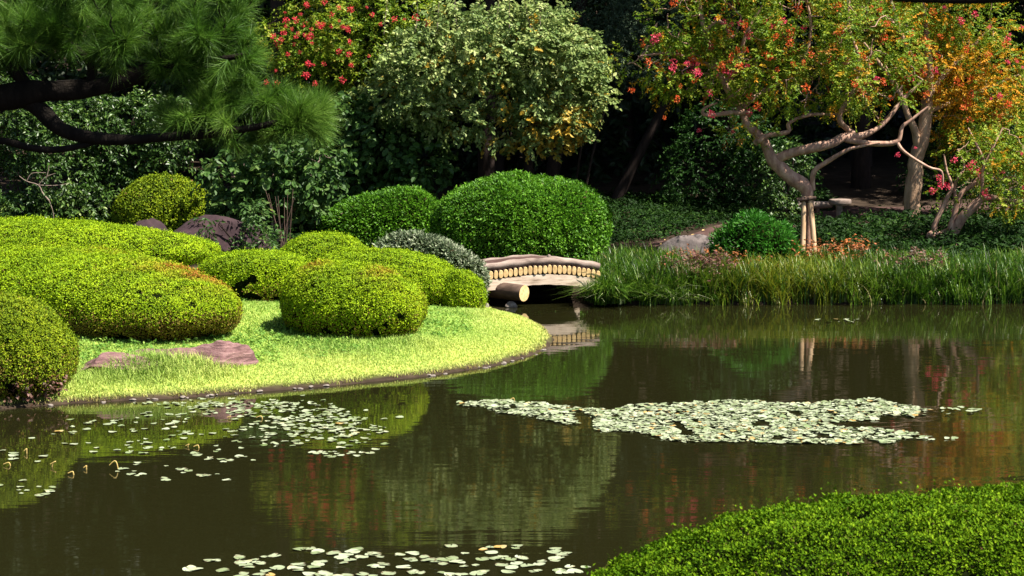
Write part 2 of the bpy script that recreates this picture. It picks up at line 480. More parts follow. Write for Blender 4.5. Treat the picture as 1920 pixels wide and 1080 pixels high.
# ------------------------------------------------------------------ shape builders
def tube(mb, pts, rad, seg=8, sub=4, mi=0, seed=0, bumpy=0.06, cap=True, mi_cap=None):
    """tapered limb along a smoothed polyline"""
    pts = np.asarray(pts, float)
    rad = np.broadcast_to(np.asarray(rad, float), (len(pts),)) if np.ndim(rad) == 0 or len(np.atleast_1d(rad)) == len(pts) else np.interp(np.linspace(0, 1, len(pts)), np.linspace(0, 1, len(rad)), rad)
    if sub > 1 and len(pts) > 2:
        q, rr = [], []
        for i in range(len(pts) - 1):
            p0, p1, p2, p3 = pts[max(i - 1, 0)], pts[i], pts[i + 1], pts[min(i + 2, len(pts) - 1)]
            for t in np.arange(sub) / sub:
                q.append(0.5 * ((2 * p1) + (-p0 + p2) * t + (2 * p0 - 5 * p1 + 4 * p2 - p3) * t * t + (-p0 + 3 * p1 - 3 * p2 + p3) * t ** 3))
                rr.append(rad[i] * (1 - t) + rad[i + 1] * t)
        q.append(pts[-1])
        rr.append(rad[-1])
        pts, rad = np.array(q), np.array(rr)
    n = len(pts)
    T = nrm(np.gradient(pts, axis=0))
    ref = np.array([0, 0, 1.0]) if abs(T[0][2]) < 0.9 else np.array([1.0, 0, 0])
    N = np.zeros((n, 3))
    v = nrm(np.cross(T[0], ref))
    for i in range(n):
        v = v - T[i] * (v @ T[i])
        v = v / max(np.linalg.norm(v), 1e-9)
        N[i] = v
    B = np.cross(T, N)
    a = np.linspace(0, 2 * math.pi, seg, endpoint=False)
    ring = N[:, None, :] * np.cos(a)[None, :, None] + B[:, None, :] * np.sin(a)[None, :, None]
    rv = np.repeat(rad[:, None], seg, 1)
    V = pts[:, None, :] + ring * rv[..., None]
    if bumpy:
        f = nz(V.reshape(-1, 3), 6.0, seed + 7, 3).reshape(n, seg)
        V = pts[:, None, :] + ring * (rv * (1 + bumpy * 2 * f))[..., None]
    V = V.reshape(-1, 3)
    i0 = np.arange(n * seg).reshape(n, seg)
    i1 = np.roll(i0, -1, axis=1)
    F = np.stack([i0[:-1], i1[:-1], i1[1:], i0[1:]], -1).reshape(-1, 4)
    mb.add(V, F, mi, smooth=True)
    if cap:
        mc = mi if mi_cap is None else mi_cap
        for e, rev in ((0, True), (n - 1, False)):
            r = V[e * seg:(e + 1) * seg]
            c = r.mean(0)
            f = [(k, (k + 1) % seg, seg) for k in range(seg)]
            if rev:
                f = [(y, x, z) for x, y, z in f]
            mb.add(np.vstack([r, c]), f, mc)


def leaves(mb, C, D, N, L, Wd, rnd, mi=0, tint=None, age=None, fold=0.15, round_=False):
    """leaf blades: C base, D growing direction, N facing"""
    n = len(C)
    D = nrm(D)
    N = nrm(N - D * np.sum(N * D, 1, keepdims=True))
    Sd = np.cross(D, N)
    L = np.broadcast_to(np.asarray(L, float), (n,))[:, None]
    Wd = np.broadcast_to(np.asarray(Wd, float), (n,))[:, None]
    up = N * (Wd * fold)
    if round_:
        a, c = C, C + D * L - N * L * 0.12
        l1, r1 = C + D * L * 0.28 - Sd * Wd * 0.46 + up, C + D * L * 0.28 + Sd * Wd * 0.46 + up
        l2, r2 = C + D * L * 0.68 - Sd * Wd * 0.42 + up * 0.6, C + D * L * 0.68 + Sd * Wd * 0.42 + up * 0.6
        V = np.stack([a, l1, l2, c, r2, r1], 1).reshape(-1, 3)
        k = np.arange(n)[:, None] * 6
        F = np.concatenate([k + [0, 3, 2, 1], k + [0, 5, 4, 3]])
        t2 = lambda x: None if x is None else np.tile(x, 2)
        mb.add(V, F, mi, t2(rnd), t2(tint), t2(age))
    else:
        V = np.stack([C, C + D * L * 0.45 - Sd * Wd * 0.5 + up, C + D * L, C + D * L * 0.45 + Sd * Wd * 0.5 + up], 1).reshape(-1, 3)
        F = np.arange(n)[:, None] * 4 + np.array([0, 3, 2, 1])
        mb.add(V, F, mi, rnd, tint, age)


def sample_mesh(V, F, n, r):
    a, b_, c, d = V[F[:, 0]], V[F[:, 1]], V[F[:, 2]], V[F[:, 3]]
    N = np.cross(c - a, d - b_)
    ar = np.linalg.norm(N, axis=1) * 0.5
    k = r.choice(len(F), n, p=ar / ar.sum())
    u, v = r.random((n, 1)), r.random((n, 1))
    Pt = (a[k] * (1 - u) + b_[k] * u) * (1 - v) + (d[k] * (1 - u) + c[k] * u) * v
    return Pt, nrm(N[k]), ar.sum()


def mound_core(c, rx, ry, H, rot=0.0, tilt=0.0, seed=0, rough=0.07, belly=0.36, pexp=0.95, zexp=0.95, nu=64, nv=30, foot=0.64):
    th = np.linspace(0, 2 * math.pi, nu, endpoint=False)
    a = np.linspace(-math.pi / 2 * 0.98, math.pi / 2, nv)
    A, T = np.meshgrid(a, th, indexing="ij")
    up = A >= 0
    ca, sa = np.cos(A), np.abs(np.sin(A))
    rr = np.where(up, ca ** pexp, foot + (1 - foot) * ca ** 0.8)
    zz = np.where(up, belly + (1 - belly) * sa ** zexp, belly - (belly + 0.06) * sa)
    cx, sx = np.cos(T), np.sin(T)
    q = (np.abs(cx) ** 2.5 + np.abs(sx) ** 2.5) ** (-1 / 2.5)
    x, y = rr * cx * q, rr * sx * q
    z = zz * (1 + tilt * x * np.clip(zz, 0, 1))
    V = np.stack([x * rx, y * ry, z * H], -1).reshape(-1, 3)
    cr, sr = math.cos(rot), math.sin(rot)
    V = np.column_stack([V[:, 0] * cr - V[:, 1] * sr, V[:, 0] * sr + V[:, 1] * cr, V[:, 2]])
    nn = nz(V, 1.3, seed, 4) * 0.65 + nz(V, 3.5, seed + 1, 4) * 0.35
    V[:, :2] *= (1 + rough * nn)[:, None]
    V[:, 2] *= 1 + rough * 0.8 * nn
    V = V + np.array(c)
    idx = np.arange(nu * nv).reshape(nv, nu)
    i1 = np.roll(idx, -1, axis=1)
    F = np.stack([idx[:-1], i1[:-1], i1[1:], idx[1:]], -1).reshape(-1, 4)
    return V, F


def bush(name, label, cat, c, rx, ry, H, mat, rot=0, tilt=0, seed=0, dens=2600, L=0.036, Wd=0.017, group=None, patches=(), brown=0.25, depth=0.05,
         rough=0.07, round_=False, shoots=0.035, jit=0.40, hole=0.35, out=0.4, kw=None, thinlow=True, bumpa=0.036, bumpf=10.0, core=0.09):
    """a clipped shrub: a solid core painted dark as inner shade and a skin of small leaf rosettes"""
    r = R(seed + 100)
    V, F = mound_core(c, rx, ry, H, rot, tilt, seed, rough, **(kw or {}))
    mb = MB()
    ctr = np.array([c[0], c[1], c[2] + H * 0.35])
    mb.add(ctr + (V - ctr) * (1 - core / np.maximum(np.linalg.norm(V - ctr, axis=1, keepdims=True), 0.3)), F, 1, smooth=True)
    _, _, area = sample_mesh(V, F, 10, r)
    n = int(area * dens)
    Pt, Nm, _ = sample_mesh(V, F, n, r)
    zr = np.clip((Pt[:, 2] - c[2]) / H, 0, 1)
    g = nz(Pt, 5.0, seed + 5, 4)
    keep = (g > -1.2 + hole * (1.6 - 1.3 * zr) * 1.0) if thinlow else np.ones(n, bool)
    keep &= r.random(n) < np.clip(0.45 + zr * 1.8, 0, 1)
    Pt, Nm, zr = Pt[keep], Nm[keep], zr[keep]
    n = len(Pt)
    dep = r.exponential(depth * 0.5, n)
    sh = r.random(n) < shoots
    dep[sh] = -r.uniform(0.0, 0.05, sh.sum())
    fine = nz(Pt, bumpf, seed + 9, 4) * bumpa
    base = Pt - Nm * (dep + 0.01)[:, None] + Nm * fine[:, None]
    rd = r.normal(size=(n, 3))
    tang = nrm(np.cross(Nm, rd))
    D = tang + Nm * (out + 0.3 * r.normal(size=(n, 1))) + np.array([0, 0, 0.25])
    N = Nm + jit * r.normal(size=(n, 3)) + np.array([0, 0, 0.2])
    s = r.uniform(0.65, 1.25, n)
    rnd = np.clip(r.beta(2.6, 2.8, n) + 0.12 * nz(Pt, 9.0, seed + 8, 3), 0, 1)
    tint = np.zeros(n)
    for (q, rad, amt) in patches:
        w = np.exp(-np.sum((Pt - q) ** 2, 1) / rad ** 2) * (0.55 + 0.9 * nz(Pt, 4.5, seed + 3, 3))
        tint = np.maximum(tint, np.clip(w * amt, 0, 1) * (r.random(n) < 0.7))
    age = np.where(r.random(n) < np.clip(brown * (1.25 - 2.6 * zr), 0.015, 1), r.uniform(0.5, 1, n), 0)
    leaves(mb, base, D, N, L * s, Wd * s, rnd, 0, tint, age, round_=round_)
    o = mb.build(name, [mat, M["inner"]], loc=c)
    return tag(o, label, cat, group)


def bush_px(name, label, cat, x0, x1, top, basepx, mat, ryr=0.8, Yc=None, **k):
    """bush placed from where its foot stands on the ground"""
    mid = (x0 + x1) / 2
    if Yc is None:
        g = GR(basepx[0], basepx[1])
        rx = (x1 - x0) / 2 / FPX * (g[1] + 0.6)
        Yc = g[1] + rx * ryr * 0.8
    rx = (x1 - x0) / 2 / FPX * Yc
    X = (mid - 960) / FPX * Yc * 1.0
    z0 = TZ(X, Yc) - 0.03
    H = P(mid, top, Yc)[2] - z0
    return bush(name, label, cat, np.array([X, Yc, z0]), rx, rx * ryr, H, mat, **k)


def blob_points(blobs, n, r, hollow=0.5):
    """points in a set of ellipsoids, gathered toward their skins; returns points and outward directions"""
    B = np.array([[*b[0], *b[1]] for b in blobs], float)
    vol = np.prod(B[:, 3:], axis=1) ** 0.75
    k = r.choice(len(B), n, p=vol / vol.sum())
    d = nrm(r.normal(size=(n, 3)))
    rad = r.random(n) ** (1 / 3) * (1 - hollow) + hollow * r.uniform(0.75, 1.05, n)
    pt = B[k, :3] + d * B[k, 3:] * rad[:, None]
    return pt, nrm(d / B[k, 3:]), k


def sprays(mb, P0, D, Ln, m, leafL, leafW, r, mi=0, droop=0.25, tint=None, age=None, upn=0.8, jit=0.6, round_=False, rnd_bias=0.0, side=0.9):
    """leafy twigs: m leaves in two ranks along each"""
    n = len(P0)
    D = nrm(D)
    t = np.linspace(0.12, 1.0, m)[None, :, None]
    Lx = np.asarray(Ln, float).reshape(n, 1, 1)
    pos = P0[:, None, :] + D[:, None, :] * t * Lx + np.array([0, 0, -1.0]) * droop * t * t * Lx
    sv = nrm(np.cross(D, np.array([0, 0, 1.0]) + 0.4 * r.normal(size=(n, 3))))
    sg = np.where(np.arange(m) % 2 == 0, 1.0, -1.0)[None, :, None]
    ld = D[:, None, :] * 0.55 + sv[:, None, :] * sg * side + 0.35 * r.normal(size=(n, m, 3)) + np.array([0, 0, -0.25 - droop])
    ln = np.array([0, -0.15, upn]) + jit * r.normal(size=(n, m, 3)) + D[:, None, :] * 0.3
    s = r.uniform(0.65, 1.2, (n, m))
    rnd = np.clip(r.beta(2, 2.4, (n, 1)) * 0.5 + r.random((n, m)) * 0.5 + rnd_bias, 0, 1)
    rep = lambda a: None if a is None else np.repeat(np.asarray(a, float)[:, None], m, 1).ravel()
    leaves(mb, pos.reshape(-1, 3), ld.reshape(-1, 3), ln.reshape(-1, 3), (leafL * s).ravel(), (leafW * s).ravel(), rnd.ravel(), mi, rep(tint), rep(age), round_=round_)


def grow(mb, paths, targets, r, r_tip=0.006, k_len=0.018, seg=5, wig=0.12, mi=0, prefer=0.0, maxr=0.05):
    """twigs that reach from the nearest limb out to each target"""
    nodes = [p for pts, _ in paths for p in pts]
    rads = [q for pts, rr in paths for q in np.broadcast_to(rr, (len(pts),))]
    nodes, rads = list(map(np.array, nodes)), list(rads)
    order = np.argsort([min(np.linalg.norm(t - nd) for nd in nodes) for t in targets])
    for i in order:
        t = targets[i]
        A = np.array(nodes)
        dd = np.linalg.norm(A - t, axis=1) + prefer * np.maximum(A[:, 2] - t[2], 0)
        j = int(np.argmin(dd))
        L = np.linalg.norm(A[j] - t)
        if L < 0.05:
            continue
        m = 5
        s = np.linspace(0, 1, m)[:, None]
        path = A[j] * (1 - s) + t * s
        path[:, 2] -= (np.sin(s[:, 0] * math.pi) * 0.08 * L)
        path[1:-1] += r.normal(size=(m - 2, 3)) * wig * L * 0.5
        r0 = min(rads[j] * 0.75, maxr, r_tip + k_len * L)
        rr = np.linspace(r0, r_tip, m)
        tube(mb, path, rr, seg, 2, mi, int(i), 0.04, cap=False)
        for q in range(1, m):
            nodes.append(path[q])
            rads.append(rr[q])


# ------------------------------------------------------------------ bridge
def bridge():
    xl, xr, yl, yr = -0.95, 1.74, 39.28, 39.94
    root = thing("log_bridge", "small arched footbridge of round logs over the dark channel", "footbridge", (0.2, 39.6, 0))

    def at(s, off=0.0):
        x = xl + (xr - xl) * s
        y = yl + (yr - yl) * s
        d = nrm(np.array([xr - xl, yr - yl]))
        return np.array([x - d[1] * off, y + d[0] * off])

    def arc(px):
        return np.interp(px, [800, 912, 992, 1030, 1063, 1106, 1160], [540, 526, 515.5, 513.5, 514.5, 520.5, 534])

    ss = np.linspace(0, 1, 25)
    zt = []
    for s in ss:
        q = at(s)
        px = 960 + q[0] / q[1] * FPX
        zt.append(P(px, arc(px), q[1])[2])
    zt = np.array(zt)
    width = 1.7
    for off in (-0.058, width - 0.25):                          # two carrying beams
        mb = MB()
        V = []
        for s, z in zip(ss, zt):
            a, c = at(s, off), at(s, off + 0.2)
            V += [(a[0], a[1], z - 0.20), (a[0], a[1], z), (c[0], c[1], z), (c[0], c[1], z - 0.20)]
        V = np.array(V)
        V += (nz(V, 5, 3, 3) * 0.008)[:, None] * np.array([0, 1, 1])
        i = np.arange(len(ss) * 4).reshape(-1, 4)
        F = np.concatenate([np.stack([i[:-1, k], i[1:, k], i[1:, (k + 1) % 4], i[:-1, (k + 1) % 4]], -1) for k in range(4)])
        mb.add(V, F, 0)
        mb.add(V[:4], [(0, 1, 2, 3)], 0)
        mb.add(V[-4:], [(3, 2, 1, 0)], 0)
        mb.build("beam", M["beam"], root)
    n = 28
    rr = R(5)
    d = nrm(np.array([xr - xl, yr - yl]))
    for k in range(n):                                        # round deck poles, sawn ends to the pond
        s = (k + 0.5) / n
        z = np.interp(s, ss, zt) + 0.093
        a, c = at(s, -0.06 + rr.uniform(-.015, .015)), at(s, width + 0.03)
        w, h = (xr - xl) / n * 0.5 * rr.uniform(0.86, 1.0), 0.090 * rr.uniform(0.9, 1.03)
        th = np.linspace(0, 2 * math.pi, 14, endpoint=False)
        prof = np.stack([np.sign(np.cos(th)) * np.abs(np.cos(th)) ** 0.8 * w, np.sin(th) * h], 1)
        A = np.array([[a[0] + d[0] * p[0], a[1] + d[1] * p[0], z + p[1]] for p in prof])
        B = np.array([[c[0] + d[0] * p[0], c[1] + d[1] * p[0], z + p[1]] for p in prof])
        A2 = A.mean(0) + (A - A.mean(0)) * 0.9 - np.array([0, 0.008, 0])
        mb = MB()
        i = np.arange(14)
        j = (i + 1) % 14
        mb.add(np.vstack([A, B]), np.stack([i, j, j + 14, i + 14], 1), 0, smooth=True)
        mb.add(np.vstack([A2, A]), np.stack([i, j, j + 14, i + 14], 1), 1, smooth=True)
        mb.add(np.vstack([A2, A2.mean(0)]), [(y, x, 14) for x, y in zip(i, j)], 1)
        mb.build("deck_log", [M["wood_dark"], M["end_grain"]], root)
    for off in (0.09, width - 0.1):                            # knotty edge logs on top
        mb = MB()
        pts, rad = [], []
        for q, (s, z) in enumerate(zip(ss, zt)):
            a = at(s, off)
            pts.append((a[0], a[1], z + (0.248 if off < .5 else 0.2) + 0.008 * math.sin(q * 1.7)))
            rad.append((0.077 if off < .5 else .045) + 0.008 * math.sin(q * 0.9 + off))
        tube(mb, pts, np.array(rad), 12, 2, 0, 11, 0.05)
        if off < 0.5:
            kx = at(0.63, off)
            kz = np.interp(0.63, ss, zt) + 0.31
            tube(mb, [(kx[0], kx[1], kz), (kx[0] + .01, kx[1] - .01, kz + .05), (kx[0] + 0.015, kx[1] - .01, kz + 0.065)], [0.045, 0.03, 0.012], 8, 2, 0, 4)
        mb.build("edge_log", M["curb"], root)
    V = []
    for s, z in zip(ss, zt):
        for off, up in ((0.15, .19), (0.5, .25), (0.85, .27), (1.2, .25), (width - .16, .19)):
            a = at(s, off)
            V.append((a[0], a[1], z + up))
    i = np.arange(len(ss) * 5).reshape(-1, 5)
    F = np.stack([i[:-1, :-1], i[1:, :-1], i[1:, 1:], i[:-1, 1:]], -1).reshape(-1, 4)
    MB().add(V, F, smooth=True).build("deck_soil", M["path"], root)
    mb = MB()                                                  # thick log lying under the near beam
    e = P(983, 550, 39.15)
    ax = nrm(np.array([-0.80, 0.60, 0.035]))
    tube(mb, [e, e + ax * .5, e + ax * 1.0, e + ax * 1.5], [0.16, 0.165, 0.165, 0.16], 18, 2, 0, 3, 0.02, True, 1)
    mb.build("sill_log", [M["wood_dark"], M["end_grain"]], root)


bridge()


def rock(name, label, c, size, rot, mat, seed, flat=0.6, cat="rock", group=None, cuts=9, nu=48, nv=26, rough=0.08):
    r = R(seed)
    th = np.linspace(0, 2 * math.pi, nu, endpoint=False)
    a = np.linspace(-math.pi / 2 + .05, math.pi / 2 - .02, nv)
    A, T = np.meshgrid(a, th, indexing="ij")
    V = np.stack([np.cos(A) * np.cos(T), np.cos(A) * np.sin(T), np.sin(A)], -1).reshape(-1, 3)
    for _ in range(cuts):
        n = nrm(r.normal(size=3) + np.array([0, 0, 0.4]))
        dd = r.uniform(0.55, 0.85)
        h = V @ n
        V = V - np.maximum(h - dd, 0)[:, None] * n * 0.92
    V = V * (1 + rough * nz(V, 2.5, seed + 1, 4) + rough * 0.5 * nz(V, 7, seed + 2, 3))[:, None]
    V = V * np.array(size)
    cr, sr = math.cos(rot), math.sin(rot)
    V = np.column_stack([V[:, 0] * cr - V[:, 1] * sr, V[:, 0] * sr + V[:, 1] * cr, V[:, 2]])
    idx = np.arange(nu * nv).reshape(nv, nu)
    i1 = np.roll(idx, -1, axis=1)
    F = np.stack([idx[:-1], i1[:-1], i1[1:], idx[1:]], -1).reshape(-1, 4)
    mb = MB().add(V + np.array(c), F, 0, smooth=True)
    top = (V + np.array(c))[idx[-1]]
    mb.add(np.vstack([top, top.mean(0)]), [(k, (k + 1) % nu, nu) for k in range(nu)], 0, smooth=True)
    o = mb.build(name, mat, loc=c)
    return tag(o, label, cat, group)


def rock_px(name, label, x0, x1, y0, y1, mat, seed, rot=0.0, dep=0.6, **k):
    """rock whose visible front spans x0..x1 and whose top is at y0"""
    g = GR((x0 + x1) / 2, y1)
    Y = g[1] + dep * 0.7
    X = ((x0 + x1) / 2 - 960) / FPX * Y
    w = (x1 - x0) / 2 / FPX * Y
    z0 = TZ(X, Y)
    zt = P(960, y0, Y)[2]
    return rock(name, label, (X, Y, z0 - 0.02), (w * 1.12, dep, max(zt - z0, 0.05) * 1.15), rot, mat, seed, **k)


rock_px("flat_rock", "flat mauve rock slab between the front left bush and the grass tuft", 120, 310, 652, 702, M["rock_pink"], 31, 0.05, 0.6, cuts=16)
rock_px("flat_rock", "mauve rock under the front edge of the orange-tinged mound bush", 235, 405, 643, 682, M["rock_pink"], 32, -0.1, 0.5, cuts=16)
rock_px("flat_rock", "ridged mauve rock slab pointing out onto the lawn", 338, 474, 637, 690, M["rock_pink"], 37, -0.35, 0.5, cuts=14)
rock_px("boulder", "large dark mauve boulder sloping down behind the bright mounds", 300, 500, 412, 490, M["rock_dark"], 41, -0.1, 1.0, cuts=5)
rock_px("boulder", "small rounded dark mauve boulder left of the larger sloping one", 225, 320, 418, 480, M["rock_dark"], 43, 0.1, 0.6, cuts=4)
rock_px("boulder", "pale grey boulder in the strap grass below the path", 1232, 1362, 446, 500, M["rock_grey"], 46, 0.15, 0.5, cuts=8)
g = P(958, 566, 39.2)
rock("foundation_stone", "pale wet stone in the water under the thick log", (g[0], g[1], 0.03), (0.13, 0.1, 0.09), 0.3, M["stone"], 51, cat="stone", nu=24, nv=14)
g = GR(1150, 484)
rock("upright_stone", "thin upright grey stone beside the path at the bridge end", (g[0], g[1], g[2] + 0.05), (0.05, 0.04, 0.16), 0.3, M["stone"], 52, cat="stone", nu=24, nv=14)
g = GR(911, 577)
rock("shore_stone", "pale stone at the foot of the mound beside the bridge", (g[0], g[1], g[2] + 0.03), (0.07, 0.06, 0.06), 0.3, M["stone"], 53, cat="stone", nu=24, nv=14)

stone0 = None
r = R(61)
for k in range(30):                                            # little stones along the lawn's edge
    i = r.uniform(1.6, 7.6)
    a, c = np.array(pen_xy[int(i)]), np.array(pen_xy[int(i) + 1])
    q = a + (c - a) * (i - int(i)) + r.normal(size=2) * 0.02
    s = r.uniform(0.3, 0.75)
    if stone0 is None:
        stone0 = rock("edge_stone", "small pale stone lying along the waterline below the lawn", (q[0], q[1], 0.0), (0.085, 0.05, 0.03), 0, M["stone"], 62,
                      cat="stone", group="stones along the lawn edge", nu=16, nv=9, cuts=4)
        o = stone0
    else:
        o = stone0.copy()
        COL.objects.link(o)
    o.location = (q[0], q[1], TZ(q[0], q[1]) * 0.3 + 0.008)
    o.rotation_euler = (0, 0, r.uniform(0, 6.3))
    o.scale = (s, s * r.uniform(.8, 1.2), s)

# ------------------------------------------------------------------ clipped azaleas on the left
AZ = "clipped azalea mounds on the lawn"
bush_px("azalea_bush", "rounded clipped bush at the far left edge, its foot at the water", "bush", -200, 137, 543, (20, 768), M["azalea_deep"], 0.8, seed=1, kw=dict(pexp=1.05, zexp=1.05), group=AZ,
        dens=5600, brown=0.4, patches=[(P(60, 660, 28), 0.2, 0.3)])
B2c = np.array([-7.35, 33.35, 0.36])
bush("azalea_bush", "largest clipped mound with orange-brown patches on its right shoulder", "bush", B2c, 3.75, 1.65, 1.28, M["azalea"], rot=math.radians(-42), seed=2, tilt=-0.05,
     dens=5600, group=AZ, brown=1.35, rough=0.05, hole=.5, patches=[(P(395, 512, 32.6), 0.9, 1.7), (P(215, 505, 33.2), 0.5, 0.9), (P(330, 545, 32.2), 1.0, 0.5), (P(430, 560, 32.4), 0.5, 0.8), (P(120, 545, 34.0), 0.8, 0.5)])
bush("azalea_bush", "long low clipped mound rising behind the largest one", "bush", np.array([-8.9, 39.2, TZ(-8.9, 39.2) - 0.03]), 3.3, 1.5, P(60, 410, 39.2)[2] - TZ(-8.9, 39.2), M["azalea"],
     rot=math.radians(-8), seed=3, tilt=-0.22, dens=4800, group=AZ, brown=0.2)
bush_px("azalea_bush", "low flat-topped clipped bush with a dark bare hollow in its front", "bush", 368, 590, 472, (480, 566), M["azalea"], 0.7, kw=dict(pexp=.7, zexp=.55), seed=4, group=AZ, dens=5600, brown=0.8,
        patches=[(P(500, 520, 36), 0.3, 0.7)], hole=0.7)
bush_px("azalea_bush", "small bright domed bush rearmost of the clipped mounds near the bridge", "bush", 515, 700, 434, (600, 520), M["azalea"], 0.9, Yc=39.6, seed=5, group=AZ, dens=5000)
bush_px("azalea_bush", "broad bright mound sloping down toward the bridge", "bush", 575, 872, 466, (760, 590), M["azalea"], 0.75, Yc=38.3, seed=6, tilt=-0.10, rot=math.radians(-14), group=AZ, dens=5600)
bush_px("azalea_bush", "narrow rounded bush end nearest the bridge", "bush", 826, 912, 505, (870, 584), M["azalea"], 0.9, Yc=37.6, seed=7, tilt=-0.1, group=AZ, dens=6200, brown=0.15)
bush_px("azalea_bush", "plump oval clipped bush alone at the front of the lawn", "bush", 527, 800, 494, (690, 640), M["azalea"], 0.8, seed=8, tilt=-0.2, rot=math.radians(-12), group=AZ, dens=6200, brown=0.45,
        kw=dict(foot=0.55, belly=0.42, zexp=.85), hole=.45, patches=[(P(740, 530, 32.4), 0.5, 0.8), (P(590, 500, 32.4), 0.4, 0.4)])
bush_px("variegated_bush", "silver-green leafy bush between the bright mounds and the bridge", "bush", 690, 918, 440, (850, 540), M["silver"], 0.28, Yc=39.0, seed=9, dens=1500, L=0.085, Wd=0.035,
        depth=0.10, jit=0.8, out=0.9, shoots=0.06, rough=0.09, tilt=-0.25, brown=0.0, patches=[(P(850, 490, 40), 0.12, 1.0)], thinlow=False)
bush_px("round_bush", "large round fresh-green clipped bush behind the bridge", "bush", 806, 1138, 332, (1000, 480), M["boxleaf"], 0.75, Yc=43.0, seed=10, dens=2500, L=0.075, Wd=0.034, depth=0.10, rough=0.085, bumpa=0.07, bumpf=5.0,
        jit=0.7, out=0.7, brown=0.02, kw=dict(belly=0.42, foot=0.8, zexp=0.8), thinlow=False)
bush_px("green_bush", "low dark green bush left of the large round one", "bush", 600, 840, 352, (700, 470), M["boxleaf"], 0.6, Yc=44.8, seed=11, dens=1900, L=0.075, Wd=0.034, depth=0.1, rough=0.1, jit=0.8, out=0.8,
        tilt=0.15, brown=0.02, thinlow=False)
bush_px("domed_bush", "olive domed bush behind the dark boulder", "bush", 213, 408, 331, (300, 440), M["azalea_deep"], 0.8, Yc=45.0, seed=12, dens=2200, L=0.06, Wd=0.03, jit=0.7, brown=0.03, thinlow=False)
bush_px("fern_bush", "bright green feathery bush left of the staked tree", "bush", 1338, 1492, 398, (1415, 484), M["nandina"], 0.7, Yc=42.0, seed=13, dens=1500, L=0.11, Wd=0.032, depth=0.2, rough=0.26, bumpa=.12, bumpf=4.0, jit=0.8, out=1.0,
        shoots=0.1, brown=0.0, thinlow=False)

# the near hedge at the lower right
hb = TZ(2.8, 8.0)
bush("near_hedge", "dark green clipped hedge filling the lower right corner", "hedge", np.array([3.02, 9.05, 1.0]), 2.95, 0.75, P(1900, 930, 8.95)[2] - 1.0, M["hedge_near"], seed=14, dens=24000, L=0.0175, Wd=0.010,
     depth=0.05, rough=0.03, jit=0.45, out=0.6, brown=0.0, shoots=0.015, kw=dict(nu=96, nv=44, foot=0.85, pexp=0.54, zexp=0.92), thinlow=False, bumpa=0.05, bumpf=9.0, tilt=0.06)


# ------------------------------------------------------------------ blossoms
def blossom_mesh(seed, rad, n, mat, name):
    r = R(seed)
    mb = MB()
    d = nrm(r.normal(size=(n, 3)))
    c = d * rad * (r.random((n, 1)) ** 0.5) * np.array([1, 1, 0.8])
    leaves(mb, c, d + 0.8 * r.normal(size=(n, 3)), r.normal(size=(n, 3)) + d, rad * 0.5, rad * 0.38, r.random(n))
    o = mb.build(name, mat, loc=(0, 0, 0))
    me = o.data
    bpy.data.objects.remove(o)
    return me


BL = {"pink": blossom_mesh(1, 0.10, 46, M["petal"], "blossom_pink"), "red": blossom_mesh(2, 0.095, 44, M["petal_red"], "blossom_red"),
      "orange": blossom_mesh(3, 0.11, 36, M["petal_orange"], "blossom_orange")}


def blossoms(root, pts, kind, r, name="blossom"):
    base = np.array(root.location)
    pts = [p + r.normal(size=3) * .06 for p in pts] + [p + r.normal(size=3) * .24 for p in pts[::2]]
    for p in pts:
        o = bpy.data.objects.new(name, BL[kind])
        COL.objects.link(o)
        o.parent = root
        o.location = tuple(np.array(p) - base)
        o.rotation_euler = tuple(r.uniform(0, 6.28, 3))
        s = r.uniform(0.35, 1.0)
        o.scale = (s, s, s)


fl = bpy.data.objects.new("blossom", BL["pink"])
COL.objects.link(fl)
fl.location = tuple(P(370, 583, 31.75))
fl.scale = (.5, .5, .5)
tag(fl, "single late pink bloom on the front of the largest clipped mound", "flower")


# ------------------------------------------------------------------ the staked crape myrtle
def bl(px, py, rx, rz, Y, ry):
    """crown blob: centre by sight line and real half-sizes"""
    return (P(px, py, Y), (rx / FPX * Y, ry, rz / FPX * Y))


